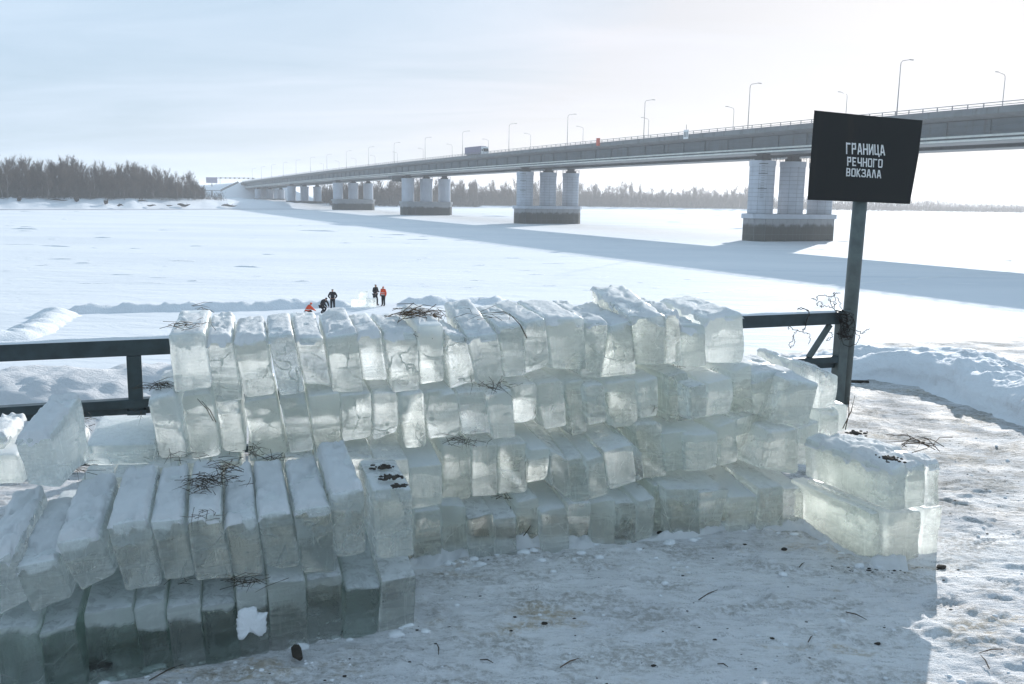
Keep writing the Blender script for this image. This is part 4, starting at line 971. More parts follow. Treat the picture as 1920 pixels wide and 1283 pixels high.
rows = {
 0: [(2, ((55, 310), (295, 300), (345, 660), (95, 690)), 'snow and dry grass on top'), (2, ((305, 350), (480, 345), (550, 735), (370, 745)), 'a rounded snow cap'),
     (2, ((490, 350), (715, 330), (770, 690), (560, 730)), 'a bumpy snow top'), (2, ((720, 325), (890, 300), (970, 690), (800, 715)), 'a dark clear window'),
     (2, ((900, 330), (1090, 330), (1145, 665), (970, 640)), ''), (2, ((1110, 330), (1320, 300), (1360, 680), (1155, 690)), 'thick snow on top'),
     (2, ((1320, 310), (1480, 280), (1520, 600), (1360, 610)), 'a short body'), (2, ((1495, 300), (1720, 300), (1735, 670), (1560, 690)), 'a wide smooth milky face'),
     (3, ((85, 250), (250, 245), (260, 610), (100, 630)), 'a heap of straw on top'), (3, ((265, 300), (405, 320), (490, 640), (290, 670)), 'a narrow sloping top'),
     (3, ((415, 330), (615, 300), (665, 620), (490, 640)), 'dark stalks on its tall back'), (3, ((620, 260), (785, 240), (810, 570), (670, 590)), ''),
     (3, ((790, 230), (935, 200), (975, 520), (815, 580)), 'snow and one long stalk'), (3, ((945, 210), (1195, 200), (1215, 530), (985, 530)), 'a broad snowy top'),
     (3, ((1205, 230), (1365, 230), (1310, 600), (1165, 575)), ''), (3, ((1365, 255), (1515, 215), (1545, 565), (1305, 585)), ''),
     (3, ((1490, 190), (1745, 185), (1750, 500), (1545, 505)), 'a slab-like top jutting up'), (4, ((175, 170), (270, 160), (285, 480), (165, 500)), 'a narrow clear body'),
     (4, ((275, 250), (432, 250), (450, 510), (290, 520)), 'a low front'), (4, ((436, 195), (700, 165), (695, 490), (448, 490)), 'the tall right end')],
 1: [(1, ((985, 740), (1170, 700), (1250, 1125), (1060, 1140)), 'straw on its top'), (2, ((135, 730), (335, 700), (415, 1110), (215, 1140)), 'two thin stalks on its face'),
     (2, ((370, 750), (525, 750), (580, 1090), (420, 1080)), ''), (2, ((555, 770), (775, 730), (860, 1140), (640, 1175)), 'broken facets on its face'),
     (2, ((800, 740), (975, 715), (1030, 1075), (870, 1100)), ''), (2, ((990, 720), (1200, 700), (1210, 1090), (1045, 1110)), ''),
     (2, ((1205, 720), (1410, 700), (1420, 1000), (1235, 1045)), ''), (2, ((1420, 700), (1590, 700), (1600, 970), (1430, 1025)), ''),
     (2, ((1600, 720), (1765, 690), (1785, 1060), (1640, 1070)), ''), (3, ((125, 735), (345, 700), (375, 1000), (175, 1025)), 'a domed outline'),
     (3, ((350, 700), (525, 690), (575, 960), (380, 970)), ''), (3, ((535, 720), (710, 680), (745, 990), (590, 1000)), ''),
     (3, ((715, 650), (880, 640), (910, 890), (755, 930)), 'a chipped lower corner'), (3, ((890, 650), (1058, 620), (1085, 920), (935, 940)), ''),
     (3, ((1062, 640), (1192, 610), (1222, 950), (1112, 985)), 'a narrow long body'), (3, ((1195, 660), (1330, 640), (1355, 880), (1225, 915)), ''),
     (3, ((1338, 640), (1540, 610), (1565, 915), (1395, 930)), ''), (3, ((1545, 630), (1700, 590), (1690, 850), (1570, 860)), ''),
     (4, ((188, 590), (328, 560), (338, 870), (200, 890)), 'a blue snow patch'), (4, ((333, 670), (447, 640), (452, 850), (340, 880)), ''),
     (4, ((452, 640), (612, 600), (632, 840), (470, 870)), ''), (4, ((615, 560), (745, 500), (772, 800), (635, 830)), ''),
     (4, ((750, 570), (970, 555), (940, 880), (755, 830)), 'a big bulging snow cap'), (4, ((975, 600), (1200, 640), (1130, 910), (900, 900)), 'a broad tilted face'),
     (4, ((1190, 530), (1320, 590), (1312, 785), (1195, 800)), 'its right end against the sign post')],
 2: [(1, ((540, 1270), (745, 1265), (760, 1560), (560, 1560)), ''), (1, ((750, 1265), (960, 1262), (980, 1560), (770, 1560)), ''), (1, ((965, 1200), (1190, 1190), (1215, 1520), (990, 1530)), ''),
     (1, ((1195, 1170), (1400, 1165), (1420, 1520), (1220, 1520)), ''), (1, ((1405, 1150), (1600, 1150), (1640, 1520), (1430, 1520)), ''),
     (6, ((190, 130), (390, 110), (430, 420), (230, 430)), ''), (6, ((395, 120), (565, 105), (600, 420), (435, 420)), ''), (6, ((570, 120), (745, 105), (770, 420), (600, 420)), ''),
     (6, ((750, 120), (900, 115), (920, 400), (770, 410)), 'a bright lit face'), (6, ((905, 130), (1090, 120), (1110, 400), (925, 400)), ''),
     (6, ((1095, 170), (1282, 150), (1282, 365), (1110, 395)), 'a pale yellow-green face'), (7, ((180, 190), (370, 190), (376, 575), (178, 575)), 'straw hanging over its edge'),
     (7, ((374, 200), (540, 190), (541, 522), (378, 528)), ''), (7, ((540, 190), (757, 180), (742, 505), (545, 520)), 'a frosty white face'),
     (7, ((757, 225), (892, 215), (895, 435), (755, 455)), ''), (7, ((893, 225), (1025, 300), (1045, 570), (905, 450)), 'a slanting top'),
     (7, ((1022, 310), (1137, 285), (1162, 555), (1045, 575)), 'a bright lower face'), (7, ((1137, 300), (1255, 260), (1295, 520), (1160, 550)), ''),
     (7, ((1255, 240), (1450, 190), (1475, 430), (1295, 485)), 'a large milky face'), (7, ((1440, 180), (1515, 250), (1525, 410), (1472, 432)), ''),
     (7, ((1470, 60), (1645, 55), (1676, 390), (1520, 412)), 'a bright streaked face'), (4, ((145, 975), (306, 955), (311, 1192), (176, 1222)), ''),
     (4, ((309, 995), (518, 965), (524, 1192), (322, 1232)), ''), (4, ((516, 930), (645, 880), (658, 1150), (526, 1182)), ''),
     (4, ((650, 880), (888, 875), (868, 1025), (660, 1085)), 'a broken slanting underside'), (4, ((870, 960), (1070, 945), (1064, 1240), (800, 1200)), ''),
     (4, ((1068, 945), (1198, 890), (1180, 1182), (1066, 1182)), ''), (4, ((1195, 825), (1342, 800), (1325, 965), (1200, 995)), ''), (4, ((1344, 790), (1422, 790), (1416, 935), (1338, 945)), 'two stalks against its face')],
 3: [(7, ((-10, 640), (165, 620), (178, 922), (-8, 935)), 'a yellow-green face'), (7, ((172, 600), (335, 605), (356, 885), (183, 892)), 'broken white notches'),
     (7, ((345, 685), (520, 650), (526, 922), (360, 925)), ''), (7, ((520, 690), (678, 670), (681, 885), (526, 895)), 'a dark dirty top'), (7, ((672, 570), (828, 540), (832, 855), (684, 875)), ''),
     (7, ((832, 645), (1022, 615), (1026, 855), (850, 875)), ''), (7, ((1022, 600), (1178, 580), (1160, 780), (1030, 830)), ''), (7, ((1180, 600), (1335, 560), (1335, 785), (1180, 805)), ''),
     (7, ((1337, 600), (1482, 590), (1472, 800), (1340, 805)), ''), (7, ((1482, 570), (1605, 545), (1598, 765), (1474, 785)), ''), (7, ((1590, 470), (1695, 440), (1700, 800), (1595, 800)), ''),
     (8, ((0, 600), (205, 595), (216, 880), (20, 892)), ''), (8, ((207, 620), (402, 605), (390, 780), (215, 830)), 'a wedge-shaped front'), (8, ((395, 650), (592, 640), (584, 795), (390, 815)), 'a pale slanted top'),
     (8, ((586, 590), (742, 575), (744, 812), (584, 815)), ''), (8, ((742, 590), (880, 590), (878, 800), (744, 800)), '')],
}
ordw = ordn + ['twenty-ninth', 'thirtieth']
chops = {(1, 3): [(1, .10), (3, .06)], (1, 9): [(3, .10), (0, .07)], (1, 12): [(1, .11)], (2, 24): [(1, .16)], (3, 12): [(1, .12)], (1, 6): [(1, .09)], (0, 4): [(0, .06)], (1, 7): [(1, .06)], (3, 6): [(1, .07)], (0, 12): [(1, .06)], (2, 26): [(0, .05)], (3, 1): [(3, .04)]}
R_ = random.Random(5)
for row, lst in rows.items():
    for i, (c, q, note) in enumerate(lst):
        lab = 'ice block%s, %s from left, %s course of wall' % (' with ' + note if note else '', ordw[i], names_row[row])
        if ' with the tall' in lab or ' with its right' in lab: lab = lab.replace(' with the tall right end', ' at the right end').replace(' with its right end against the sign post', ' by the sign post')
        dp = R_.uniform(.74, .88) if row == 0 else .85
        rise = R_.uniform(.0, .05)
        if row == 0 and i in (10, 16): rise = .13
        wall_block(row, c, q, lab, 100 * row + i + 3, R_.uniform(.28, .68) - (.10 if row == 0 and i < 4 else 0), dp, cap=(row == 0) or (row == 1 and i in (0, 22, 23, 24)), push=R_.uniform(-.012, .03), rise=rise, chop=chops.get((row, i)) or ([(R_.choice((0, 1, 2, 3, 3, 2)), R_.uniform(.025, .075))] if R_.random() < .55 else None), rough=R_.uniform(.7, 1.7), th=.036 if (row == 0 and i in (1, 2, 5)) else R_.uniform(.012, .024))
# hidden support at the left end of the wall: third and bottom course behind the left stack
for i in range(8):
    a = WP0 + WD * (-2.25 + i * .28); b = a + WD * .272; zt = .36; dv = DV * .8
    if i < 8:
        C8 = [a - Z3 * .02, b - Z3 * .02, b + Z3 * zt, a + Z3 * zt]; C8 = C8 + [p + dv for p in C8]
        ice_solid('ice_block', C8, 'ice block in the bottom course of the long wall hidden behind the left stack', 'hidden blocks at the wall foot', .4, 900 + i)

# the stack that comes forward on the left: two courses
SP0 = np.array([-.60, 4.56, 0]); SD = unit([1, .46, 0]); SN = np.array([-SD[1], SD[0], 0]); DVS = np.array([-.32, 1, 0]) / math.hypot(.32, 1)
DVN = np.array([-.30, .954, 0])
upper = [(5, ((-150, 640), (75, 520), (170, 800), (-70, 935)), 'a long rounded snowy back'), (5, ((75, 620), (320, 570), (410, 790), (185, 880)), 'a wide plain face'), (5, ((308, 480), (560, 440), (655, 650), (460, 770)), 'a thick ragged snow top'),
         (5, ((605, 380), (840, 345), (922, 720), (715, 752)), 'a snow patch'), (5, ((852, 360), (1042, 345), (1110, 665), (940, 690)), ''), (5, ((1062, 345), (1255, 310), (1328, 685), (1115, 702)), 'dark straw on top'),
         (5, ((1275, 370), (1460, 330), (1508, 660), (1328, 692)), ''), (6, ((248, 440), (432, 410), (492, 732), (293, 738)), ''), (6, ((452, 410), (655, 385), (692, 755), (500, 765)), 'a white scar'),
         (6, ((662, 325), (842, 280), (858, 645), (685, 682)), ''), (6, ((890, 300), (1112, 290), (1124, 665), (920, 685)), 'dark dirt on top')]
lower = [(5, ((-260, 1000), (-40, 960), (40, 1330), (-220, 1370)), ''), (5, ((-30, 960), (212, 955), (262, 1300), (0, 1330)), ''), (5, ((215, 1000), (428, 945), (492, 1270), (262, 1300)), 'a white upper band'), (5, ((472, 880), (752, 840), (822, 1135), (508, 1165)), 'dark green clear ice'),
         (5, ((752, 860), (935, 800), (982, 1122), (820, 1150)), 'a thin snow plume'), (5, ((945, 850), (1138, 815), (1172, 1100), (982, 1112)), ''), (5, ((1140, 850), (1338, 815), (1372, 1090), (1170, 1112)), ''),
         (6, ((125, 870), (303, 835), (312, 1125), (148, 1152)), 'a white snow blotch'), (6, ((306, 810), (515, 800), (532, 1155), (328, 1172)), 'frosty speckles'), (6, ((520, 800), (722, 765), (722, 1092), (532, 1112)), 'plain dark green ice'),
         (6, ((740, 850), (948, 835), (922, 1062), (730, 1092)), ''), (6, ((945, 810), (1134, 775), (1124, 1055), (928, 1088)), 'a rounded right end')]
for i, (c, q, note) in enumerate(lower):
    P = SP0.copy(); TL, TR, BR, BL = front_quad(c, q, P, SN); BL[2] = min(-.02, BL[2]); BR[2] = min(-.02, BR[2])
    dv = DVN * .72; bT = [TL + dv, TR + dv]; bT[0][2] = max(bT[0][2], .40); bT[1][2] = max(bT[1][2], .40)
    bB = [BL + dv, BR + dv]
    for b_ in bB: b_[2] = -.02
    o = ice_solid('ice_block', [BL, BR, TR, TL, bB[0], bB[1], bT[1], bT[0]], 'ice block%s, %s from left, lower row of left stack' % (' with ' + note if note else '', ordn[i]), 'ice blocks of the left stack', (.045 if i in (2, 3, 4, 6) else R_.uniform(.05, .14)) if i not in (8, 11) else .36, 500 + i, R_.uniform(.8, 1.5))
for i, (c, q, note) in enumerate(upper):
    P = SP0 + SN * .03; TL, TR, BR, BL = front_quad(c, q, P, SN); dep = .8 if i != 10 else .62
    dv = DVN * dep; bT = [TL + dv, TR + dv]; bB = [BL + dv, BR + dv]
    zt = max(TL[2], TR[2]); 
    for b_ in bT: b_[2] = .5 * b_[2] + .5 * zt + .03
    for b_ in bB: b_[2] = min(max(b_[2], .36), .41)
    o = ice_solid('ice_block', [BL, BR, TR, TL, bB[0], bB[1], bT[1], bT[0]], 'ice block%s, %s from left, upper row of left stack' % (' with ' + note if note else '', ordn[i]), 'ice blocks of the left stack', R_.uniform(.20, .36), 600 + i, R_.uniform(1.0, 1.8), [(7, .1), (6, .1), (3, .05)] if i == 10 else None)
    if i != 10: snow_cap(o, [TL, TR, bT[1], bT[0]], 600 + i, .035 if i not in (0, 2) else .05)

# the two-course stack on the right whose long sides run away from us
a0 = at_z(*cp(8, 1305, 1055), 0.0); a1 = at_z(*cp(8, 845, 830), 0.0)
DE = unit(a1 - a0); EL = float(np.linalg.norm(a1 - a0)) + .1; NE = np.array([-DE[0], -DE[1], 0]); 
def right_block(c, q, anchor, label, seed, depth, zb=None, cap=False, cloud=.45, front_n=None, zbb=None, dzt=0.0):
    n = NE if front_n is None else front_n
    TL, TR, BR, BL = front_quad(c, q, anchor, n)
    if zb is not None:
        for b_ in (BL, BR): b_[2] = zb
    dv = DE * depth; bT = [TL + dv + Z3 * dzt, TR + dv + Z3 * dzt]; bB = [BL + dv, BR + dv]
    o = ice_solid('ice_block', [BL, BR, TR, TL, bB[0], bB[1], bT[1], bT[0]], label, 'ice blocks of the right stack', cloud, seed, 1.1)
    if cap: snow_cap(o, [TL, TR, bT[1], bT[0]], seed, .03)
    return o
fn = unit([-.05, -1, 0]) * -1
g = lambda c, x, y, z: at_z(*cp(c, x, y), z)
right_block(8, ((1300, 752), (1395, 738), (1388, 1035), (1303, 1055)), g(8, 1305, 1055, 0), 'long ice block with a dark end face, lowest and leftmost of the right stack', 701, EL, -.02, cloud=.32)
right_block(8, ((1400, 745), (1625, 738), (1600, 1050), (1400, 1045)), g(8, 1500, 1052, 0), 'ice block with a bright lit side, middle of the lower course of the right stack', 702, EL * .95, -.02, cloud=.45)
right_block(8, ((1626, 722), (1747, 708), (1712, 1008), (1606, 1012)), g(8, 1655, 1012, 0), 'ice block at the right edge of the lower course of the right stack', 703, EL * .9, -.02, cloud=.5)
zt_ = .385
right_block(8, ((1432, 480), (1512, 430), (1526, 720), (1428, 735)), g(8, 1430, 735, zt_), 'long ice block with a snowy dirt-flecked top, leftmost upper one of the right stack', 704, EL * 1.02, zt_ - .01, True, .42)
right_block(8, ((1514, 470), (1645, 430), (1640, 700), (1528, 718)), g(8, 1560, 715, zt_), 'ice block under the brown twigs, middle of the upper course of the right stack', 705, EL * .98, zt_ - .01, True, .42)
right_block(8, ((1648, 440), (1738, 430), (1732, 700), (1644, 705)), g(8, 1690, 703, zt_), 'ice block at the right edge of the upper course of the right stack', 706, EL * .9, zt_ - .01, True, .45)

# loose blocks at the left end
def loose(c, q, anchor, n, dvv, label, seed, cloud, cap, rough=1.2, chop=None, dzt=0):
    TL, TR, BR, BL = front_quad(c, q, anchor, n)
    bT = [TL + dvv + Z3 * dzt, TR + dvv + Z3 * dzt]; bB = [BL + dvv, BR + dvv]
    o = ice_solid('ice_block', [BL, BR, TR, TL, bB[0], bB[1], bT[1], bT[0]], label, 'loose ice blocks at the left end of the wall', cloud, seed, rough, chop)
    if cap: snow_cap(o, [TL, TR, bT[1], bT[0]], seed, .035)
    return o
loose(0, ((150, 480), (525, 430), (640, 985), (285, 965)), g(0, 460, 990, .80), WN, np.array([-.08, .52, .0]), 'sunlit ice block standing on end before the left rail, its right side lit', 801, .35, True, 1.5, [(4, .05), (7, .06)], .10)
loose(0, ((890, 540), (1645, 520), (1655, 745), (885, 755)), g(0, 1200, 752, .70), WN, np.array([-.22, .72, 0]), 'broad ice block lying flat beside the fence post with pale sunlit panels inside', 802, .42, False, 1.0)
loose(0, ((-220, 430), (75, 440), (15, 690), (-220, 700)), g(0, 15, 690, .74), WN, np.array([-.15, .5, 0]), 'ice block with a white snow edge cut by the left border of the view', 803, .5, True, 1.4)
loose(0, ((-300, 650), (170, 630), (265, 950), (-260, 960)), g(0, 200, 950, .62), SN, np.array([-.15, .5, 0]), 'bluish ice block below the standing block at the far left', 804, .5, False, 1.4)
loose(0, ((735, 430), (890, 470), (875, 600), (770, 625)), g(0, 800, 625, .55), WN, np.array([-.1, .3, 0]), 'small snowy ice lump between the standing block and the broad flat block', 805, .7, True, 1.6)
loose(0, ((780, 600), (890, 610), (885, 690), (780, 690)), g(0, 800, 690, .48), WN, np.array([-.1, .3, 0]), 'small white ice lump under the snowy lump beside the standing block', 806, .8, False, 1.6)
# worked blocks out on the river beside the people
for (px0, px1, py0, py1, label, z0) in ((658, 704, 560, 576, 'wide ice slab standing on the river beside the people', 0), (672.5, 688.5, 546.5, 560, 'clear ice cube standing on the wide slab on the river', None)):
    n = np.array([0, 1., 0]); anchor = at_z(658, 576, RIV); q = [at_pl(x, y, anchor, n) for x, y in ((px0, py0), (px1, py0), (px1, py1), (px0, py1))]
    if z0 == 0: q[2][2] = q[3][2] = RIV - .03
    dvv = np.array([0, .6, 0]); C8 = [q[3], q[2], q[1], q[0]]; C8 = C8 + [p + dvv for p in C8]
    ice_solid('ice_block', C8, label, 'worked ice on the river', .45, 850 + int(px0), .8)

# white snow splashes stuck to block faces
def splash(c, pts, anchor, n, label, seed):
    pts = [np.array(p, float) for p in pts]; rs = []; R = random.Random(seed)
    for i in range(len(pts)):
        for k in range(9): rs.append(pts[i] + (pts[(i + 1) % len(pts)] - pts[i]) * k / 9)
    for _ in range(4): rs = [.25 * rs[i - 1] + .5 * rs[i] + .25 * rs[(i + 1) % len(rs)] for i in range(len(rs))]
    c2 = sum(rs) / len(rs); rs = [c2 + (p - c2) * (1 + .10 * mnoise.noise(Vector((p[0] * .05, p[1] * .05, seed))) + .10 * mnoise.noise(Vector((p[0] * .16, p[1] * .16, seed)))) for p in rs]
    P = [at_pl(*cp(c, *p), anchor, n) for p in rs]; ctr = sum(P) / len(P); V = []; m = len(P)
    for s, o_ in ((1.04, -.010), (.97, .003), (.86, .009), (.66, .014), (.42, .018), (.18, .019)):
        for p in P:
            q = ctr + (p - ctr) * s; V.append(q - n * (o_ + .006 * mnoise.noise(Vector(q * 38)) * (s < .96)))
    Fc = []
    for r_ in range(5):
        for k in range(m): Fc.append((r_ * m + k, r_ * m + (k + 1) % m, (r_ + 1) * m + (k + 1) % m, (r_ + 1) * m + k))
    Fc.append(tuple(5 * m + k for k in range(m)))
    o = mesh_obj('snow_splash', np.array(V) - ctr, Fc, M['snow'], None, True, ctr); tag(o, label, 'snow patch')
def blob(cx_, cy_, rx, ry, seed, n=18):
    R = random.Random(seed); return [(cx_ + rx * math.cos(a) * R.uniform(.65, 1.15), cy_ + ry * math.sin(a) * R.uniform(.65, 1.15)) for a in [2 * math.pi * k / n for k in range(n)]]
splash(6, [(150, 965), (240, 955), (250, 990), (300, 985), (295, 1090), (260, 1120), (215, 1090), (185, 1095), (160, 1140), (140, 1120), (130, 1040)], SP0 - SN * .014, SN, 'large white snow blotch on a lower block of the left stack', 3)

# ------------------------------------------------------------------ the rail fence behind the wall
FN3, FW3 = np.array([*FN, 0]), np.array([*FW, 0]); FP = np.array([*FA, 0.0])
fence = tag(empty('rail_fence', FP), 'dark green-grey steel rail fence running behind the ice wall', 'fence'); fl = np.array(fence.location)
def fz(px, py): return float(at_pl(px, py, FP, FN3)[2])
def fx(px, py): return at_pl(px, py, FP, FN3)
ax_f = [FW3, FN3, Z3]
topz = (fz(150, 639) + fz(1480, 588)) / 2; both = (fz(150, 669) + fz(1480, 612)) / 2
pL = FP - FW3 * 6; pR = fx(1572, 600); pR[2] = 0; Lf = float(np.dot(pR - pL, FW3)); mid = (pL + pR) / 2
def rail(name, z0, z1, dep, mat=M['rail'], lo=pL, hi=pR, off=0.0):
    c = (lo + hi) / 2 + FN3 * off; c = np.array([c[0], c[1], (z0 + z1) / 2]); L = float(np.dot(hi - lo, FW3))
    return bevel(MB().box(c - fl, (L, dep, z1 - z0), ax_f).build(name, mat, fence), .006)
rail('top_rail', both, topz, .10)
l0 = (fz(120, 786), fz(120, 755)); lr = (fz(1530, 690), fz(1530, 672))
zl0, zl1 = l0
rail('lower_rail', zl0 + (zl1 - zl0) * .45, zl1, .10); rail('lower_rail', zl0, zl0 + (zl1 - zl0) * .45 - .002, .05, off=.03)
rail('bottom_rail', fz(147, 873), fz(147, 860), .08)
for x, w in ((253.5, .115),):
    b = fx(x, 720); b[2] = 0; bevel(MB().box(b - fl + Z3 * (both / 2 - .02), (w, .085, both + .036), ax_f).build('post', M['rail'], fence), .005)
    MB().box(b - fl + Z3 * (zl0 + .02), (w + .03, .115, .05), ax_f).build('weld_plate', M['rail'], fence)
b = fx(1577, 640); b[2] = 0; bevel(MB().box(b - fl + Z3 * (topz / 2 + .0), (.125, .11, topz + .03), ax_f).build('post', M['post'], fence), .006)
b = fx(900, 640); b[2] = 0; MB().box(b - fl + Z3 * (both / 2 - .02), (.115, .085, both + .036), ax_f).build('post', M['rail'], fence)
b = pL + FW3 * 2; MB().box(b - fl + Z3 * (both / 2 - .02), (.115, .085, both + .036), ax_f).build('post', M['rail'], fence)
MB().bar(fx(1556, 609) - fl, fx(1516, 671) - fl, .05, .05).build('brace', M['post'], fence)
# snow lying on the top rail
nseg = 220; A, B = np.meshgrid(np.linspace(0, 1, nseg), np.linspace(-1, 1, 7))
P = pL[None, None, :] + A[..., None] * (pR - pL)[None, None, :] * .995 + B[..., None] * FN3 * .05
hz = (.010 + .030 * fbm(A * 60, B * 1.5, 77, 4)) * np.sqrt(np.clip(1 - B ** 2, 0, 1)) * (.4 + .8 * (fbm(A * 9, A * 0, 78)))
grid_obj('snow_cover', P[..., 0] - fl[0], P[..., 1] - fl[1], topz - .002 + hz - fl[2], M['snow'], fence)

# ------------------------------------------------------------------ the black sign on its leaning post
YS = float(fx(1590, 600)[1]) + .12; NY = np.array([0, 1.0, 0])
p0 = at_pl(1579, 755, (0, YS, 0), NY); p1 = at_pl(1612, 385, (0, YS, 0), NY); dd = (p1 - p0) / (p1[2] - p0[2])
pb = p0 + dd * (-.15 - p0[2]); pt = p0 + dd * (p1[2] + .75 - p0[2])
sign = tag(empty('boundary_sign', pb), 'black metal sign with white Cyrillic lettering on a leaning round post', 'sign'); sl = np.array(sign.location)
MB().tube([pb - sl, (pb + pt) / 2 - sl, pt - sl], .0785, 20).build('post', M['post'], sign, True)
yp = YS - .10
plate_px = [(1527, 207), (1628, 217), (1730, 226), (1722.5, 290), (1706, 383), (1610, 378.5), (1514, 375), (1520.5, 291)]
ydisp = [0, .0, .02, .012, .015, .0, 0, 0]
fr = [at_pl(x, y, (0, yp + d, 0), NY) - sl for (x, y), d in zip(plate_px, ydisp)]
ctr = at_pl(1620, 292, (0, yp, 0), NY) - sl
V = fr + [p + NY * .006 for p in fr] + [ctr, ctr + NY * .006]
Fc = []
for k in range(8):
    Fc += [(k, (k + 1) % 8, 16), (8 + (k + 1) % 8, 8 + k, 17), (k, 8 + k, 8 + (k + 1) % 8, (k + 1) % 8)]
plate = mesh_obj('sign_plate', V, Fc, M['sign'], sign)
for dz_ in (.2, -.28): MB().box(ctr + NY * .045 + Z3 * dz_, (.5, .03, .05)).build('clamp', M['post'], sign)
for dx_ in (-.14, .14):
    for dz_ in (.2, -.28): MB().tube([ctr + np.array([dx_, -.004, dz_]), ctr + np.array([dx_, .05, dz_])], .009, 8).build('bolt', M['sign'], sign)
T = .2
G = {'Г': [((.1, 0), (.1, 1)), ((0, .9), (.95, .9))], 'Р': [((.1, 0), (.1, 1)), ((0, .91), (.9, .91)), ((.8, 1), (.8, .42)), ((.1, .48), (.9, .48))],
     'А': [((.08, 0), (.42, 1)), ((.92, 0), (.58, 1)), ((.38, .93), (.62, .93)), ((.25, .3), (.75, .3))], 'Н': [((.1, 0), (.1, 1)), ((.9, 0), (.9, 1)), ((.1, .5), (.9, .5))],
     'И': [((.1, 0), (.1, 1)), ((.9, 0), (.9, 1)), ((.12, .06), (.88, .94))], 'Ц': [((.08, .1), (.08, 1)), ((.78, .1), (.78, 1)), ((0, .1), (1.0, .1)), ((.95, .16), (.95, -.16))],
     'Е': [((.1, 0), (.1, 1)), ((0, .91), (.88, .91)), ((.1, .5), (.75, .5)), ((0, .09), (.88, .09))], 'Ч': [((.1, 1), (.1, .45)), ((.9, 1), (.9, 0)), ((.05, .42), (.9, .42))],
     'О': [((.1, .1), (.1, .9)), ((.9, .1), (.9, .9)), ((.06, .92), (.94, .92)), ((.06, .08), (.94, .08))], 'В': [((.1, 0), (.1, 1)), ((0, .91), (.82, .91)), ((0, .5), (.85, .5)), ((0, .09), (.85, .09)), ((.8, .55), (.8, .9)), ((.86, .1), (.86, .46))],
     'К': [((.1, 0), (.1, 1)), ((.14, .46), (.88, 1)), ((.3, .56), (.9, 0))], 'З': [((.0, .91), (.85, .91)), ((.85, .56), (.85, .95)), ((.25, .5), (.9, .5)), ((.9, .08), (.9, .46)), ((.0, .09), (.9, .09)), ((.07, .09), (.07, .28)), ((.07, .75), (.07, .91))],
     'Л': [((.1, 0), (.40, 1)), ((.92, 0), (.60, 1)), ((.34, .93), (.66, .93))]}
lines = [('ГРАНИЦА', [(660, 632), (897, 649), (900, 712), (660, 702)]), ('РЕЧНОГО', [(667, 718), (886, 734), (883, 786), (667, 773)]), ('ВОКЗАЛА', [(663, 785), (876, 800), (876, 849), (660, 836)])]
mbl = MB(); cnt = 0
for text, q in lines:
    q = [(1380 + x / 3.207, 70 + y / 3.207) for x, y in q]; n = len(text)
    def uv(u, v):
        x = (1 - v) * ((1 - u) * q[3][0] + u * q[2][0]) + v * ((1 - u) * q[0][0] + u * q[1][0]); y = (1 - v) * ((1 - u) * q[3][1] + u * q[2][1]) + v * ((1 - u) * q[0][1] + u * q[1][1]); return x, y
    for i, ch in enumerate(text):
        u0, u1 = (i + .09) / n, (i + .88) / n
        for a, b in G[ch]:
            a, b = np.array(a), np.array(b); asp = 1.75; d = (b - a) * np.array([1, asp]); d /= np.linalg.norm(d); nn = np.array([-d[1], d[0] ]) * np.array([1, 1 / asp]) * .125
            cnt += 1; yy = yp - .006 - .00015 * (cnt % 11)
            def w3(p): return at_pl(*uv(u0 + (u1 - u0) * p[0], p[1]), (0, yy, 0), NY) - sl
            f4 = [w3(a - nn), w3(b - nn), w3(b + nn), w3(a + nn)]
            mbl.add(f4 + [p + NY * .003 for p in f4], [(0, 1, 2, 3), (7, 6, 5, 4), (0, 4, 5, 1), (1, 5, 6, 2), (2, 6, 7, 3), (3, 7, 4, 0)])
mbl.build('lettering', M['white'], sign)

# tangled wire on post and rail
def squiggle(pts, seed, wob=.012, n=6):
    R = random.Random(seed); P = [np.array(p, float) for p in pts]; out = []
    for i in range(len(P) - 1):
        p0_, p1_, p2_, p3_ = P[max(0, i - 1)], P[i], P[i + 1], P[min(len(P) - 1, i + 2)]
        for k in range(n):
            t = k / n; out.append(.5 * ((2 * p1_) + (-p0_ + p2_) * t + (2 * p0_ - 5 * p1_ + 4 * p2_ - p3_) * t * t + (-p0_ + 3 * p1_ - 3 * p2_ + p3_) * t ** 3) + np.array([R.gauss(0, wob), R.gauss(0, wob), R.gauss(0, wob)]) * .5)
    out.append(P[-1]); return out
def w6(x, y, d=0.0): return at_pl(1440 + x / 3.773, 520 + y / 3.773, FP + FN3 * d, FN3)
def wires(strands, label, seed, rad=.0038):
    mb = MB(); org = w6(*strands[0][0][:2])
    for i, s in enumerate(strands): mb.tube([p - org for p in squiggle([w6(*p) for p in s], seed + i)], rad, 5)
    tag(mb.build('wire_tangle', M['wire'], None, True, None), label, 'wire').location = tuple(org)
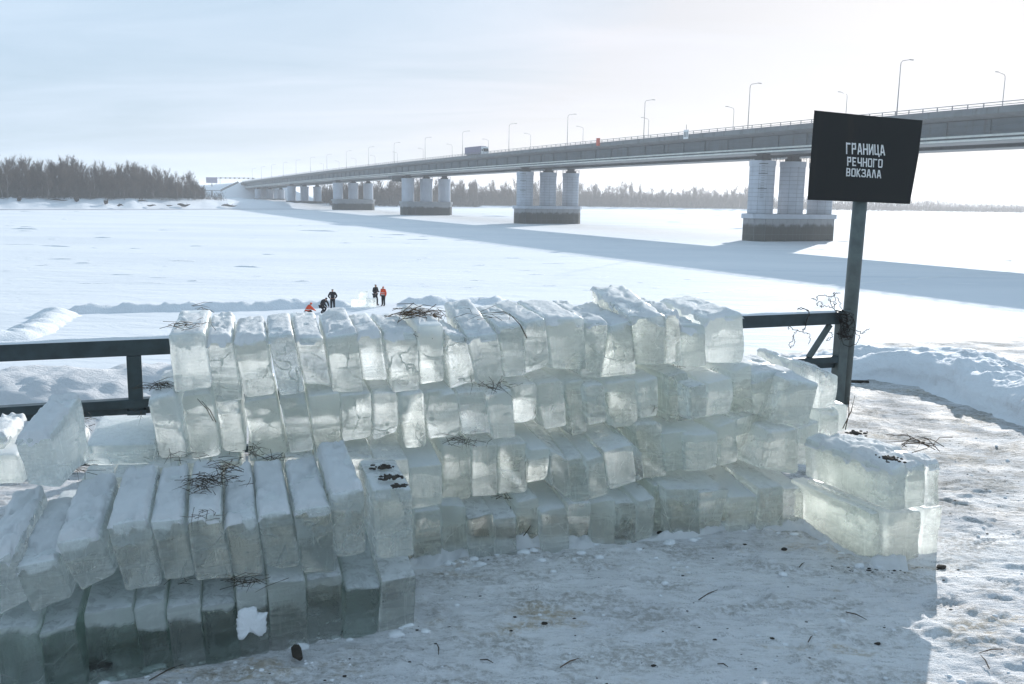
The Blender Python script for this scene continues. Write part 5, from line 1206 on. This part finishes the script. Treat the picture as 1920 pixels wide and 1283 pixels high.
st_ = [[(310, 150, -.1), (345, 165, -.05), (350, 135, -.1), (405, 128, -.1), (440, 140, -.1), (470, 122, -.12), (462, 115, -.1), (475, 112, -.1), (512, 110, -.05)],
       [(470, 120, -.1), (475, 180, -.1), (470, 240, -.1), (500, 300, -.1), (540, 330, -.1), (580, 380, -.1)],
       [(350, 205, -.1), (345, 185, -.1), (365, 175, -.1), (385, 190, -.1), (370, 208, -.1), (420, 205, -.1), (455, 212, -.1), (470, 190, -.1), (430, 155, -.1), (470, 230, -.1), (520, 290, -.1)],
       [(490, 145, -.1), (510, 190, -.1), (530, 240, -.1), (590, 280, -.1), (615, 330, -.1), (605, 390, -.1), (575, 440, -.1), (545, 400, -.1), (530, 340, -.1), (520, 280, -.1)],
       [(600, 350, -.1), (625, 380, -.1), (650, 385, -.1), (665, 398, -.1), (690, 380, -.1), (718, 365, -.1)],
       [(510, 290, -.1), (515, 380, -.1), (520, 450, -.1), (555, 490, -.12), (610, 480, -.1), (648, 435, -.1), (625, 395, -.1), (585, 360, -.1)]]
R = random.Random(3)
for k in range(7):
    s = []; 
    for j in range(9): s.append((545 + R.gauss(0, 32), 250 + j * 24 + R.gauss(0, 16), -.09 - .04 * R.random()))
    st_.append(s)
wires(st_, 'tangle of rusty wire wound around the sign post and the rail end', 60)
wires([[(215, 230, -.06), (240, 218, -.08), (285, 240, -.08), (290, 270, -.08), (265, 320, -.08), (270, 345, -.06)], [(225, 222, -.07), (275, 235, -.09), (288, 255, -.09), (270, 310, -.08), (262, 360, -.06), (235, 385, -.05), (195, 375, -.05), (150, 352, -.05), (145, 370, -.05)],
       [(265, 350, -.06), (250, 390, -.06), (285, 402, -.05), (298, 430, -.05), (288, 472, -.05)], [(215, 375, -.06), (185, 400, -.06), (175, 440, -.06), (145, 480, -.06), (165, 500, -.06), (185, 460, -.06), (180, 410, -.06)]], 'loop of rusty wire hanging over the top rail', 80)
wires([[(425, 388, 0), (450, 400, 0), (448, 430, 0), (420, 445, 0), (432, 425, 0)]], 'small hook of wire caught on the diagonal brace', 95)

# ------------------------------------------------------------------ ploughed snow bank beside the path on the right
base_px = [(1575, 719), (1600, 716), (1640, 712), (1665, 712), (1700, 718), (1745, 734), (1800, 756), (1860, 777), (1920, 801), (2010, 838), (2120, 890)]
BP_ = [at_z(x, y, 0.0)[:2] for x, y in base_px]
out = []
for a, b in zip(BP_[:-1], BP_[1:]):
    n = max(2, int(np.linalg.norm(b - a) / .028)); out += [a + (b - a) * i / n for i in range(n)]
out = np.array(out); m = len(out); k_ = 15
ker = np.ones(2 * k_ + 1) / (2 * k_ + 1)
out = np.stack([np.convolve(np.pad(out[:, j], k_, 'edge'), ker, 'valid') for j in range(2)], -1)
tg = np.gradient(out, axis=0); tg /= np.linalg.norm(tg, axis=1)[:, None]; nn = np.stack([-tg[:, 1], tg[:, 0]], -1)
if np.mean(nn[:, 1]) < 0: nn = -nn
qd = np.concatenate([np.linspace(-.12, .34, 26), np.linspace(.36, 1.5, 34), np.array([1.8, 2.4])])
prof_z = np.interp(qd, [-.12, 0, .04, .12, .22, .32, .45, .7, 1.0, 1.4, 1.8, 2.4], [-.03, .0, .09, .28, .45, .55, .60, .58, .50, .35, .0, -.6])
sarc = np.cumsum(np.r_[0, np.linalg.norm(np.diff(out, axis=0), axis=1)])
SA, QD = np.meshgrid(sarc, qd, indexing='ij')
hh = np.interp(sarc, [0, .3, .8, 1.3, 2.4, 3.4, 6], [.0, .46, .62, .66, .60, .57, .62])[:, None] * (.84 + .34 * fbm(SA * 1.3, QD * .8, 51, 3))
zz = prof_z[None, :] * hh
topm = sstep(.22, .42, QD)
zz = zz + topm * .34 * (fbm(SA * 3.6, QD * 3.0, 52, 5, .58) - .5) + .05 * (fbm(SA * 9, QD * 9, 53, 4) - .5) * sstep(0, .1, QD)
shift = .17 * (fbm(SA * 2.6, zz * 5, 54, 4) - .5) + .035 * (fbm(SA * 12, zz * 4, 55, 3) - .5)
off = QD + shift * sstep(-.05, .08, QD)
tag(grid_obj('snow_bank', out[:, 0:1] + nn[:, 0:1] * off, out[:, 1:2] + nn[:, 1:2] * off, zz, M['bank']), kind='structure')

# snow swept against the foot of the wall
V, Fc = [], []
ico = bmesh.new(); bmesh.ops.create_icosphere(ico, subdivisions=2, radius=1); IV = np.array([v.co[:] for v in ico.verts]); ico.verts.index_update(); IF = [tuple(v.index for v in f.verts) for f in ico.faces]; ico.free()
ico1 = bmesh.new(); bmesh.ops.create_icosphere(ico1, subdivisions=1, radius=1); IV1 = np.array([v.co[:] for v in ico1.verts]); ico1.verts.index_update(); IF1 = [tuple(v.index for v in f.verts) for f in ico1.faces]; ico1.free()
def lump(V, Fc, p, r, sq, seed, fine=True):
    iv, if_ = (IV, IF) if fine else (IV1, IF1); b = len(V); s = .75 + .6 * vnoise(iv[:, 0] * 1.7 + seed, iv[:, 1] * 1.7 + iv[:, 2] * 1.3 + seed * .7, 3)
    Q = iv * s[:, None] * np.array([r[0], r[1], r[2] * sq]); V.extend(map(tuple, Q + p)); Fc.extend(tuple(b + i for i in f) for f in if_)
bl_ = [at_z(x, y, 0.0) for x, y in ((770, 1058), (800, 1046), (960, 1030), (1100, 1022), (1200, 1010), (1300, 1005), (1350, 990), (1400, 988), (1500, 988), (1540, 1005), (1600, 1035), (1640, 1054), (1700, 1058))]
pth_ = []
for a_, b_ in zip(bl_[:-1], bl_[1:]):
    n_ = max(2, int(np.linalg.norm(b_ - a_) / .014)); pth_ += [a_ + (b_ - a_) * i / n_ for i in range(n_)]
pth_ = np.array(pth_); AA, QQ = np.meshgrid(np.arange(len(pth_)), np.linspace(-1, 1.0, 22), indexing='ij')
ww = .04 + .13 * fbm(AA * .021, AA * 0, 61, 2) ** 1.5 * 2; XX = pth_[AA, 0] + .2 * ww * QQ; YY = pth_[AA, 1] + ww * QQ
hs = (.02 + .11 * fbm(AA * .03, AA * 0 + 3, 62, 3) ** 1.6) * np.clip(1 - QQ ** 2, 0, 1) ** .8 * (.35 + 1.3 * fbm(XX * 11, YY * 14, 63, 4, .6)) + .012 * (fbm(XX * 45, YY * 45, 64, 2) - .5)
tag(grid_obj('swept_snow', XX, YY, ground_z(XX, YY) - .022 + hs, M['cap']), kind='stuff')
for k in range(60):
    px = random.uniform(790, 1660)
    py = np.interp(px, [800, 960, 1100, 1200, 1300, 1350, 1400, 1500, 1560, 1660], [1046, 1030, 1022, 1008, 1003, 985, 985, 985, 1015, 1056]) + abs(random.gauss(8, 14))
    r = abs(random.gauss(.008, .009)) + .003
    lump(V, Fc, on_ground(px, py, 0.0), (r * 1.6, r * 1.3, r), .8, k)
for k in range(40):
    px = random.uniform(160, 800); py = np.interp(px, [160, 350, 650, 780], [1285, 1228, 1186, 1176]) + random.gauss(8, 8); r = abs(random.gauss(.008, .008)) + .003
    lump(V, Fc, on_ground(px, py), (r * 1.5, r * 1.3, r), .6, k + 300)
tag(mesh_obj('snow_crumbs', V, Fc, M['snow'], smooth=True), kind='stuff')
V, Fc = [], []
for k in range(200):
    px = random.uniform(150, 1950); py = random.uniform(1010, 1300) if random.random() < .75 else random.uniform(730, 1010)
    if py < 1010 and px < 1600: px = random.uniform(1640, 1950)
    if py < np.interp(px, [0, 780, 800, 1500, 1660, 1760, 1780, 1950], [1290, 1190, 1050, 990, 1062, 1060, 800, 800]): continue
    r = abs(random.gauss(.003, .005)) + .002; lump(V, Fc, on_ground(px, py, r * .3), (r * 1.5, r * 1.3, r), .8, k, False)
tag(mesh_obj('snow_crumbs', V, Fc, M['snow'], smooth=True), kind='stuff')
V, Fc = [], []
for k in range(300):
    px = random.uniform(150, 1950); py = random.uniform(1000, 1300) if random.random() < .6 else random.uniform(730, 1010)
    if py < 1010 and px < 1600: px = random.uniform(1640, 1950)
    if random.random() < .18: px = random.gauss(1660, 60); py = 1062 + abs(random.gauss(0, 10))
    if py < np.interp(px, [0, 780, 800, 1500, 1660, 1760, 1780, 1950], [1290, 1190, 1050, 990, 1062, 1062, 800, 760]): continue
    r = abs(random.gauss(.0012, .0022)) + .001; lump(V, Fc, on_ground(px, py, r * .4), (r * 2.2, r * 1.4, r), .8, k, False)
tag(mesh_obj('dirt_crumbs', V, Fc, M['dirt']), kind='stuff')

# dark clods and a lump of wood on the snow
mb = MB(); P = on_ground(557, 1238, .02)
mb.tube([(-.015, .065, .012), (-.012, .03, .022), (.005, -.02, .022), (.03, -.05, .012)], [.014, .026, .026, .012], 7)
tag(mb.build('wood_chunk', M['dirt'], None, False, None), 'dark splintered lump of wood on the snow in front of the left stack', 'wood'); bpy.data.objects['wood_chunk'].location = tuple(P)
for i, (px, py, r, lab) in enumerate(((1238, 1001, .016, 'dark clod at the foot of the wall below the bottom course, near the middle'), (1021, 1171, .012, 'small dark clod alone on the shaded snow left of centre'), (1645, 1209, .011, 'small dark clod on the shaded snow near the right shadow edge'), (1470, 1030, .014, 'dark clod on the snow in the corner left of the right stack'), (185, 1250, .045, 'dark clod wedged under the left stack'), (1765, 1062, .02, 'brown clod at the right foot of the right stack'))):
    V, Fc = [], []; lump(V, Fc, np.zeros(3), (r * 1.4, r, r), .8, i + 7); P = on_ground(px, py, r * .4)
    tag(mesh_obj('dirt_clod', V, Fc, M['dirt'], None, False, P), lab, 'clod')

# twigs on the ground
tw = [((1150, 1003), (1193, 1020)), ((1880, 1222), (1835, 1226)), ((1310, 1125), (1345, 1108)), ((1498, 1068), (1508, 1058)), ((1585, 1152), (1625, 1163)), ((1050, 1250), (1085, 1236)), ((820, 1212), (822, 1228)), ((280, 1282), (345, 1246)), ((258, 1252), (285, 1248)), ((1515, 1208), (1523, 1196)), ((635, 1192), (652, 1184)), ((1460, 995), (1485, 990)), ((1855, 1255), (1838, 1233)), ((1345, 1255), (1365, 1253)), ((900, 1240), (925, 1243))]
for i, (a, b) in enumerate(tw):
    A_, B_ = on_ground(*a, .006), on_ground(*b, .008); m_ = (A_ + B_) / 2 + np.array([.004, .006, .006]); mb = MB().tube([A_ - A_, m_ - A_, B_ - A_], [.0028, .0035, .0016], 5)
    tag(mb.build('twig', M['straw'] if i in (1, 5) else M['straw_d'], None, False, None), 'thin dark twig lying on the trodden snow', 'twig', 'twigs scattered on the trodden snow').location = tuple(A_)
# stalks leaning on the wall
for i, (a, b, r, lab) in enumerate((((958, 1034), (1008, 966), .004, 'long straight dark stalk leaning on the bottom course left of the middle'), ((950, 1020), (957, 950), .003, 'thin bent stalk beside the long leaning stalk'), ((1585, 806), (1590, 745), .004, 'thin stalk standing by the block under the sign post, left of two'), ((1580, 804), (1603, 742), .004, 'reddish stalk leaning against the foot of the sign post'), ((405, 792), (378, 752), .003, 'thin stalk on the second block of the second course'), ((400, 790), (370, 748), .003, 'thinner stalk beside it on the second block of the second course'), ((988, 634), (955, 588), .004, 'long stalk hanging down the front of a top course block'), ((1660, 958), (1580, 640), .0, ''))):
    if r == 0: continue
    off_ = -.035; A_ = at_pl(*a, WP0 + WN * off_, WN); B_ = at_pl(*b, WP0 + WN * (off_ - .0), WN); m_ = (A_ + B_) / 2 + np.array([.012, -.012, .01])
    mb = MB().tube([A_ - A_, m_ - A_, B_ - A_], [r, r * .9, r * .5], 5); tag(mb.build('stalk', M['straw'] if 'reddish' in lab else M['straw_d'], None, False, None), lab, 'stalk').location = tuple(A_)

# dry grass tufts on and between the blocks
def tuft(px, py, z, n, rad, label, seed, mat='straw_d', hang=0.0, lift=.03, aniso=1.0, blade=.12, th=.0018, plane=None):
    R = random.Random(seed); P = at_z(px, py, z) if plane is None else at_pl(px, py, plane, WN); mb = MB()
    for i in range(int(n * .48)):
        a = R.uniform(0, 6.28); c = np.array([R.gauss(0, rad * .45) * aniso, R.gauss(0, rad * .45), abs(R.gauss(0, lift * .6))])
        L = blade * R.uniform(.4, 1.4); d = np.array([math.cos(a) * aniso, math.sin(a) * .8, R.uniform(-.15, .35)]); d = unit(d) * L
        if hang and R.random() < hang: d = np.array([R.gauss(0, .35), -.15, -R.uniform(.4, 1.0)]) * L; c[1] = -rad * .4
        bend = np.array([R.gauss(0, .12), R.gauss(0, .12), R.uniform(0, .15)]) * L
        mb.tube([c - d / 2, c + bend, c + d / 2], [th, th * .9, th * .4], 3, False)
    tag(mb.build('dry_grass_tuft', M[mat], None, False, None), label, 'dry grass').location = tuple(P)
tuft(346, 612, 1.50, 46, .12, 'thin dry grass on the snowy leftmost block of the top course', 1, 'straw', 0, .02, 1.2, .13)
tuft(378, 600, 1.52, 14, .04, 'upright sprig of dry grass between the first two top course blocks', 2, 'straw', 0, .10, 1, .13)
tuft(785, 596, 1.50, 190, .16, 'thick heap of brown straw on the top course of the wall', 3, 'straw', .05, .045, 1.1, .15, .0026)
tuft(800, 628, 1.43, 12, .12, 'few dark stalks below the straw heap on the top course', 4, 'straw_d', .5, .01, 1, .16)
tuft(915, 596, 1.50, 26, .16, 'dark stalks scattered on the tall-backed top course block', 5, 'straw_d', 0, .03, 1.2, .22)
tuft(300, 728, 1.12, 80, .085, 'dark matted grass on the leftmost block of the second course', 6, 'straw_d', .05, .025, 1.15, .13)
tuft(922, 724, 1.10, 46, .13, 'dark grass hanging from under the top course near the middle', 7, 'straw_d', .45, .02, 1.3, .14)
tuft(872, 829, .76, 60, .11, 'dark grass tuft on the third course left of the middle', 8, 'straw_d', .35, .02, 1.3, .12)
tuft(393, 905, .80, 190, .17, 'dark straw strewn over two upper blocks of the left stack', 9, 'straw_d', .06, .02, .9, .10)
tuft(425, 885, .86, 60, .07, 'dense dark knot of grass at the back of the left stack', 10, 'straw_d', 0, .06, 1.3, .13)
tuft(392, 968, .79, 26, .07, 'wisp of dark grass at the front edge of an upper block in the left stack', 11, 'straw_d', .3, .01, 1.4, .08)
tuft(478, 852, .74, 34, .05, 'dark grass stuffed in the gap between two second course blocks', 12, 'straw_d', .6, .05, .7, .13)
tuft(520, 860, .74, 34, .09, 'dark grass under a broken block of the second course', 13, 'straw_d', .1, .01, 1.6, .10)
tuft(618, 850, .74, 26, .06, 'small tuft of dark grass above the left stack', 14, 'straw_d', .2, .02, 1.5, .09)
tuft(345, 862, .74, 30, .10, 'dark grass under the second block of the second course', 15, 'straw_d', .25, .02, 1.5, .12)
tuft(460, 1092, .42, 70, .09, 'dark grass between the two courses of the left stack', 16, 'straw_d', .25, .015, 1.5, .11)
tuft(340, 1088, .40, 16, .05, 'few dark stalks in the joint between the courses of the left stack', 17, 'straw_d', .0, .01, 2.0, .07)
tuft(940, 932, .36, 26, .05, 'dark fibres on the dirty block of the bottom course', 18, 'straw_d', .1, .01, 1.2, .07)
tuft(1718, 836, .80, 40, .11, 'tangle of reddish brown twigs on the right stack', 19, 'straw', .0, .05, 1.3, .22, .003)
tuft(168, 802, .70, 22, .06, 'sprig of dry grass left of the broad flat block', 20, 'straw_d', .0, .10, .8, .16)
tuft(297, 852, .72, 22, .05, 'dark stalks right of the broad flat block', 21, 'straw_d', .4, .04, .8, .14)
tuft(262, 786, .90, 7, .04, 'single dark stalk standing before the fence post', 22, 'straw_d', .9, .05, .3, .22)
tuft(1268, 692, 1.09, 16, .03, 'small dark sprig under the top course on the right', 23, 'straw_d', .4, .02, 1.0, .08)
tuft(1225, 772, .90, 5, .02, 'short dark stalk on a second course block right of the middle', 24, 'straw_d', .0, .02, 1.5, .14, plane=WP0)
tuft(1150, 802, .74, 10, .04, 'tiny dark sprig on the third course in the middle', 25, 'straw_d', .3, .01, 1.2, .06)
tuft(1385, 680, 1.08, 24, .07, 'brown fibres under the right end of the top course', 26, 'straw', .1, .01, 1.8, .09)
tuft(140, 885, .72, 40, .09, 'dark grass at the foot of the standing sunlit block', 27, 'straw_d', .3, .03, 1.0, .13)
# dirt frozen on block tops
for i, (px, py, z, L, lab) in enumerate(((718, 876, .80, .05, 'dark dirt strip at the back of the rounded end block'), (735, 895, .80, .05, 'dark dirt in the middle of the rounded end block'), (747, 911, .80, .035, 'dark dirt clot at the front of the rounded end block'), (1606, 812, .80, .06, 'brown dirt at the back of the snowy right stack'), (1672, 860, .79, .06, 'brown dirt near the front of the snowy right stack'))):
    V, Fc = [], []
    for k in range(34):
        rr_ = random.uniform(.004, .017) if k else L * .6
        lump(V, Fc, np.array([random.gauss(0, L * .55) * (k > 0), random.gauss(0, L * .45) * (k > 0), random.uniform(-.004, .003)]), (rr_, rr_ * .8, .008), .7, k + i * 30, False)
    tag(mesh_obj('dirt_patch', V, Fc, M['dirt'], None, False, at_z(px, py, z)), lab, 'dirt')
# plank end lying at the foot of the snow bank
mb = MB().box((0, 0, .02), (.34, .07, .035)); P = on_ground(1603, 717, .0)
tag(mb.build('board', M['dirt'], None, False, None), 'short dark board lying at the left end of the snow bank', 'board').location = tuple(P)

# ------------------------------------------------------------------ haze
hb = MB().box((0, 2450, 15.5), (11000, 5700, 48)).build('haze', None)
t = NT('haze_air'); vol = t.n('VolumePrincipled', Density=0.00026, Anisotropy=0.45); vol.inputs['Color'].default_value = (0.93, 0.96, 1.0, 1)
t.t.links.new(vol.outputs[0], t.out.inputs['Volume']); hb.data.materials.append(t.m); tag(hb, kind='stuff')
